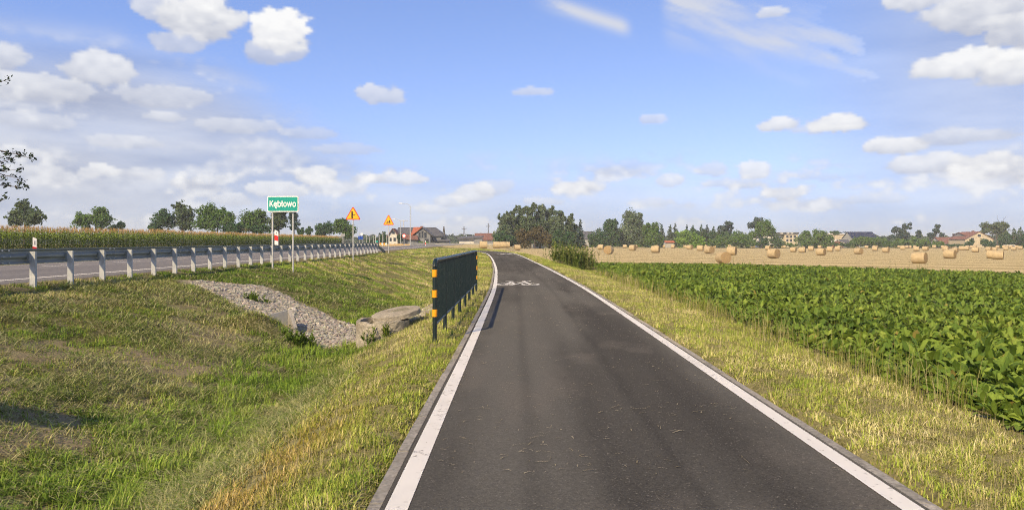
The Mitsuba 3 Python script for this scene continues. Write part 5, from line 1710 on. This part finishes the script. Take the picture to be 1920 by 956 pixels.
# walls and fences of the far gardens
def fence(name, label, d, xl, xr_, yt, mat, n, cat_='fence'):
    t = thing(name, label, cat_)
    P = pxz(d)
    xs = np.linspace(P(xl, 0)[0], P(xr_, 0)[0], n + 1)
    zt = P(0, yt)[1]
    for k in range(n):
        zb = float(H((xs[k] + xs[k + 1]) / 2, d)) - .2
        part('panel', box(xs[k] + .07, xs[k + 1] - .07, d - .04, d + .04, zb, zt + .04 * math.sin(k * 1.7)), mat, t)
    for k in range(n + 1):
        zb = float(H(xs[k], d)) - .2
        part('fence_post', box(xs[k] - .09, xs[k] + .09, d - .09, d + .09, zb, zt + .1), mat, t)


fence('garden_wall', 'dark grey panel wall right of the street lamp', 190, 770, 815, 455.5, 'wall_grey', 5, 'wall')
fence('concrete_fence', 'pale concrete panel fence in front of the low houses and wood', 222, 815, 1030, 456.2, 'wall_pale', 16)
fence('wooden_fence', 'light wooden fence in front of the white gabled house', 175, 712, 768, 457.5, 'fence_wood', 8)


def white_house():
    d = 346
    t = thing('long_white_house', 'long white two storey house with flat dark roof and trees in front', 'house')
    P = pxz(d)
    W = lambda px, py, dd=0.0: np.array([(px - 960) / F * d, d + dd, HC + (453 - py) / F * d])
    x0, x1, x2 = P(1422, 0)[0], P(1471, 0)[0], P(1496, 0)[0]
    zb = -2.5
    part('left_wing', box(x0, x1, d + 2, d + 11, zb, P(0, 440)[1]), 'wall_white', t)
    part('right_wing', box(x1 + .01, x2, d, d + 11, zb, P(0, 439)[1]), 'wall_cream', t)
    part('roof', box(P(1455, 0)[0], x2 + .4, d - .5, d + 11.5, P(0, 439)[1], P(0, 435.6)[1]), 'roof_grey', t)
    part('roof', quad_slab([W(1418, 440.5, 1.2), W(1455, 440.5, 1.2), W(1450, 436, 6), W(1424, 437, 6)], .2), 'roof_grey', t)
    for a in (1462.5, 1474.5, 1481.5):
        part('attic_light', box(P(a, 0)[0], P(a + 5, 0)[0], d - .6, d - .45, P(0, 438.4)[1], P(0, 436.6)[1]), 'wall_white', t)
    for a in (1474, 1480.5, 1488):
        for b in (441.5, 448.5):
            (wx0, wz1), (wx1, wz0) = P(a, b), P(a + 4.5, b + 4.5)
            window(t, wx0, wx1, wz0, wz1, d - .01, 'wall_white')
    for a in (1428, 1438):
        (wx0, wz1), (wx1, wz0) = P(a, 444), P(a + 4, 449)
        window(t, wx0, wx1, wz0, wz1, d + 1.98, 'wall_white')


white_house()
t, P = gable_house('cream_building', 'flat roofed cream building behind the rounded tree', 275, 1553, 1598, 438.2, 439, 456, 10, 'wall_cream', 'wall_white', wins=((1583, 442, 1586, 446), (1588.5, 442, 1591.5, 446)))
part('upper_block', box(P(1557, 0)[0], P(1566, 0)[0], 367, 373, P(0, 441)[1], P(0, 437)[1]), 'wall_cream', t)
gable_house('small_red_gable', 'small brick red gable with white trim below the cream building', 240, 1556, 1583, 450, 455.5, 461, 8, 'roof_brown', 'wall_white', 'y')
gable_house('grey_shed', 'low dark roofed shed beside the small red gable', 243, 1580, 1596, 449, 456, 461, 6, 'wall_grey', 'roof_grey')
t, P = gable_house('blue_roofed_house', 'house with large dark blue roof and white gable edge', 258, 1598, 1646, 434.2, 447.5, 460, 11, 'wall_pale', 'roof_blue')
gable_house('brown_barn', 'low barn with wide brown roof left of the cream gabled house', 250, 1764, 1813, 444.5, 457, 462, 10, 'wall_pale', 'roof_brown')
part('chimney', box(*[at(q, 0, 336)[0] for q in (1786.6, 1788.6)], 335.6, 336.4, at(0, 446, 336)[2], at(0, 438, 336)[2]), 'roof_grey', 'brown_barn')
t, P = gable_house('cream_gabled_house', 'cream house with brown gable roof near the right border', 240, 1808, 1864, 434, 448.5, 463, 12, 'wall_cream', 'roof_brown', 'y', chim=(1841, 432), wins=((1833, 439.5, 1839, 444), (1820, 446, 1826, 454), (1844, 448, 1850, 455)))
gable_house('side_annex', 'dark annex roof at the left of the cream gabled house', 243, 1807, 1832, 435.5, 440.5, 463, 8, 'wall_grey', 'roof_brown')
gable_house('red_roofed_shed', 'little shed with red roof in front of the spruces', 212, 1247, 1265, 451.5, 454.3, 462, 4, 'wall_pale', 'roof_red')
gable_house('grey_roofed_house', 'grey steep roof half hidden behind the dark spruce', 240, 1090, 1116, 433.5, 448, 462, 10, 'wall_pale', 'roof_grey')


def box_on(name, label, cat_, d, x0, x1, y0, mat, mat2):
    t = thing(name, label, cat_)
    P = pxz(d)
    a, b = P(x0, 0)[0], P(x1, 0)[0]
    zb, zt = float(H((a + b) / 2, d)), P(0, y0)[1]
    part('body', box(a, b, d, d + 2, zb - .1, zt - .25), mat, t)
    part('lid', box(a - .1, b + .1, d - .1, d + 2.1, zt - .25, zt), mat2, t)


box_on('greenhouse', 'pale low greenhouse in front of the brown barn', 'greenhouse', 310, 1753, 1778, 457.5, 'wall_pale', 'wall_pale')
box_on('trailer', 'white trailer parked before the firs at the right border', 'trailer', 298, 1888, 1903, 459, 'wall_grey', 'wall_white')


# ------------------------------------------------------------------ poles, lamps, far signs
def pole(name, label, cat_, d, px, yt, yb, r, mat='wood_pole'):
    t = thing(name, label, cat_)
    a, b = at(px, yb, d), at(px, yt, d)
    a[2] = float(H(a[0], d)) - .3
    part('shaft', tube([a, (a + b) / 2, b], [r * 1.3, r * 1.1, r], 7), mat, t, smooth=40)
    return t


def lamp(px, yt, d, armpx, label):
    t = thing('street_lamp', label, 'street lamp')
    b = at(px, yt + 6, d)
    zb = float(H(b[0], d)) - .2
    e = at(armpx, yt - .6, d)
    part('pole', tube([(b[0], d, zb), (b[0], d, zb + 2), (b[0], d, b[2])], [.10, .085, .065], 8), 'zinc_pole', t, smooth=40)
    part('arm', tube([b, b + np.array([-.12, 0, .35]), (b + e) / 2 + np.array([.1, 0, .28]), e], [.06, .055, .045, .04], 6), 'zinc_pole', t, smooth=40)
    h = box(-.55, .15, -.14, .14, -.05, .07)
    h.apply_translation(e)
    part('lamp_head', h, 'white_plastic', t)


lamp(769.3, 382, 142, 753, 'tall street lamp with its arm reaching left above the red roof')
lamp(751.4, 411, 185, 740, 'lower street lamp in front of the white gabled house')
t = pole('power_pole', 'thin grey pole with cross bar above the house roof', 'power pole', 240, 757, 413, 462, .12, 'zinc_pole')
part('cross_arm', tube([at(749.5, 413.6, 240), at(765, 413.6, 240)], .11, 6), 'zinc_pole', t)
t = thing('a_frame_pole', 'dark A shaped wooden power pole right of the house', 'power pole')
for q in (828.6, 836.4):
    p0 = at(q, 450, 236)
    p0[2] = .3
    part('leg', tube([p0, at(832.3, 424.5, 236)], .17, 7), 'wood_pole', t, smooth=40)
part('brace', tube([at(830, 441, 236), at(835, 441, 236)], .1, 6), 'wood_pole', t)
for i, (px, yt, arm, ya) in enumerate([(870, 424.5, 4.6, 429), (915.5, 418.5, 3.4, 424.5)]):
    t = pole('utility_pole', ['wooden pole with cross arm above the low white building', 'wooden pole with cross arm above the brown roof'][i], 'power pole', 285, px, yt, 458, .15)
    part('cross_arm', tube([at(px - arm, ya, 285), at(px + arm, ya, 285)], .09, 6), 'wood_pole', t)
    for s in (-1, 0, 1):
        part('insulator', tube([at(px + s * arm * .85, ya, 285), at(px + s * arm * .85, ya - 1.4, 285)], .07, 5), 'wood_pole', t)

# far side sign boards and thin posts
t = thing('board_sign', 'small pale sign board on one post at the end of the maize', 'road sign')
d = 120
x0, x1 = at(639.5, 0, d)[0], at(646.5, 0, d)[0]
part('plate', box(x0, x1, d, d + .05, at(0, 443.5, d)[2], at(0, 438, d)[2]), 'sign_grey', t)
part('pole', tube([at(643, 460, d) * np.array([1, 1, 0]) + np.array([0, .09, .2]), at(643, 439, d) + np.array([0, .09, 0])], .05, 6), 'zinc_pole', t)
t = thing('direction_sign', 'blue direction board by the road far left of the houses', 'road sign')
d = 150
part('plate', box(at(671.5, 0, d)[0], at(680.5, 0, d)[0], d, d + .06, at(0, 449, d)[2], at(0, 442.5, d)[2]), 'sign_blue', t)
part('top_plate', box(at(676.5, 0, d)[0], at(680, 0, d)[0], d + .0, d + .06, at(0, 441.5, d)[2], at(0, 437, d)[2]), 'sign_white', t)
for q in (674.3, 679):
    p1 = at(q, 437, d) + np.array([0, .1, 0])
    part('pole', tube([(p1[0], p1[1], .2), p1], .05, 6), 'zinc_pole', t)
t = thing('speed_sign', 'round red and white prohibition sign before the porch', 'road sign')
d = 150
p1 = at(757.6, 442, d)
for rr, mt, off in ((.42, 'sign_red', 0), (.29, 'sign_white', -.02)):
    m = trimesh.creation.cylinder(rr, .03, sections=24)
    m.apply_transform(trimesh.transformations.rotation_matrix(math.pi / 2, [1, 0, 0]))
    part('rim' if off == 0 else 'face', m.apply_translation(p1 + np.array([0, off, 0])), mt, t)
part('pole', tube([(p1[0], d + .07, .2), (p1[0], d + .07, p1[2] + .2)], .045, 6), 'zinc_pole', t)
for i, (px, yt, d) in enumerate([(687.5, 441, 160), (693, 444, 170), (700.5, 441, 150), (703.8, 440, 100), (711, 440, 165), (718, 436, 140), (725.5, 437, 150)]):
    t = pole('thin_pole', ['leftmost', 'second', 'third', 'fourth', 'fifth', 'sixth', 'rightmost'][i] + ' of the thin grey poles left of the white house', 'pole', d, px, yt, 460, .05, 'zinc_pole')
t = thing('work_barrier', 'orange and white road barrier left of the white house', 'barrier')
d = 150
for k in range(4):
    part('stripe', box(at(712 + k * 3.4, 0, d)[0], at(715.4 + k * 3.4, 0, d)[0] - .01, d, d + .05, at(0, 458.5, d)[2], at(0, 455.5, d)[2]), 'orange_band' if k % 2 == 0 else 'sign_white', t)
for q in (713, 725):
    p1 = at(q, 455.5, d)
    part('leg', tube([(p1[0], d + .1, .3), (p1[0], d + .1, p1[2])], .04, 6), 'zinc_pole', t)
t = thing('far_notice', 'small teal notice board beside the thin poles', 'road sign')
d = 150
part('plate', box(at(704.4, 0, d)[0], at(709, 0, d)[0], d, d + .05, at(0, 454.4, d)[2], at(0, 451.4, d)[2]), 'sign_green', t)
p1 = at(706.7, 451.4, d)
part('pole', tube([(p1[0], d + .09, .2), (p1[0], d + .09, p1[2] - .05)], .04, 6), 'zinc_pole', t)

# a sign board behind the left border, whose shadow falls on the bank
t = thing('shadow_sign', 'blank sign board standing outside the left border, casting a shadow on the bank', 'road sign')
sx, sy = -6.55, 4.75
part('plate', box(sx - 1.1, sx + .45, sy, sy + .03, 1.75, 2.15), 'sign_grey', t)
for q in (-.8, .2):
    part('pole', tube([(sx + q, sy + .06, float(H(sx + q, sy)) - .2), (sx + q, sy + .06, 2.1)], .03, 8), 'zinc_pole', t)


# ------------------------------------------------------------------ far woods on the horizon
def far_wood():
    rg = np.random.default_rng(55)
    S = Soup()
    n = 15000
    a = np.radians(rg.uniform(-62, 62, n))
    d = rg.uniform(520, 640, n)
    x, y = np.sin(a) * d / np.cos(a) * np.cos(a), np.cos(a) * d
    top = 9 * nz2(np.degrees(a), 0 * a, 2.2, 3, 4) + 1.5
    top = top * np.where(np.degrees(a) < 0, .75, 1)
    z = rg.uniform(0, 1, n) * top
    leaf_cards(S, np.stack([x, y, z + H(x, y)], -1), np.tile([0, -.3, .3], (n, 1)), np.full(n, 2.0), pick(rg.uniform(0, 1, n), [(.03, .05, .03), (.05, .075, .04), (.07, .10, .055)]), rg)
    S.put('far_wood', label='low dark band of distant woods along the horizon', kind='stuff')


far_wood()
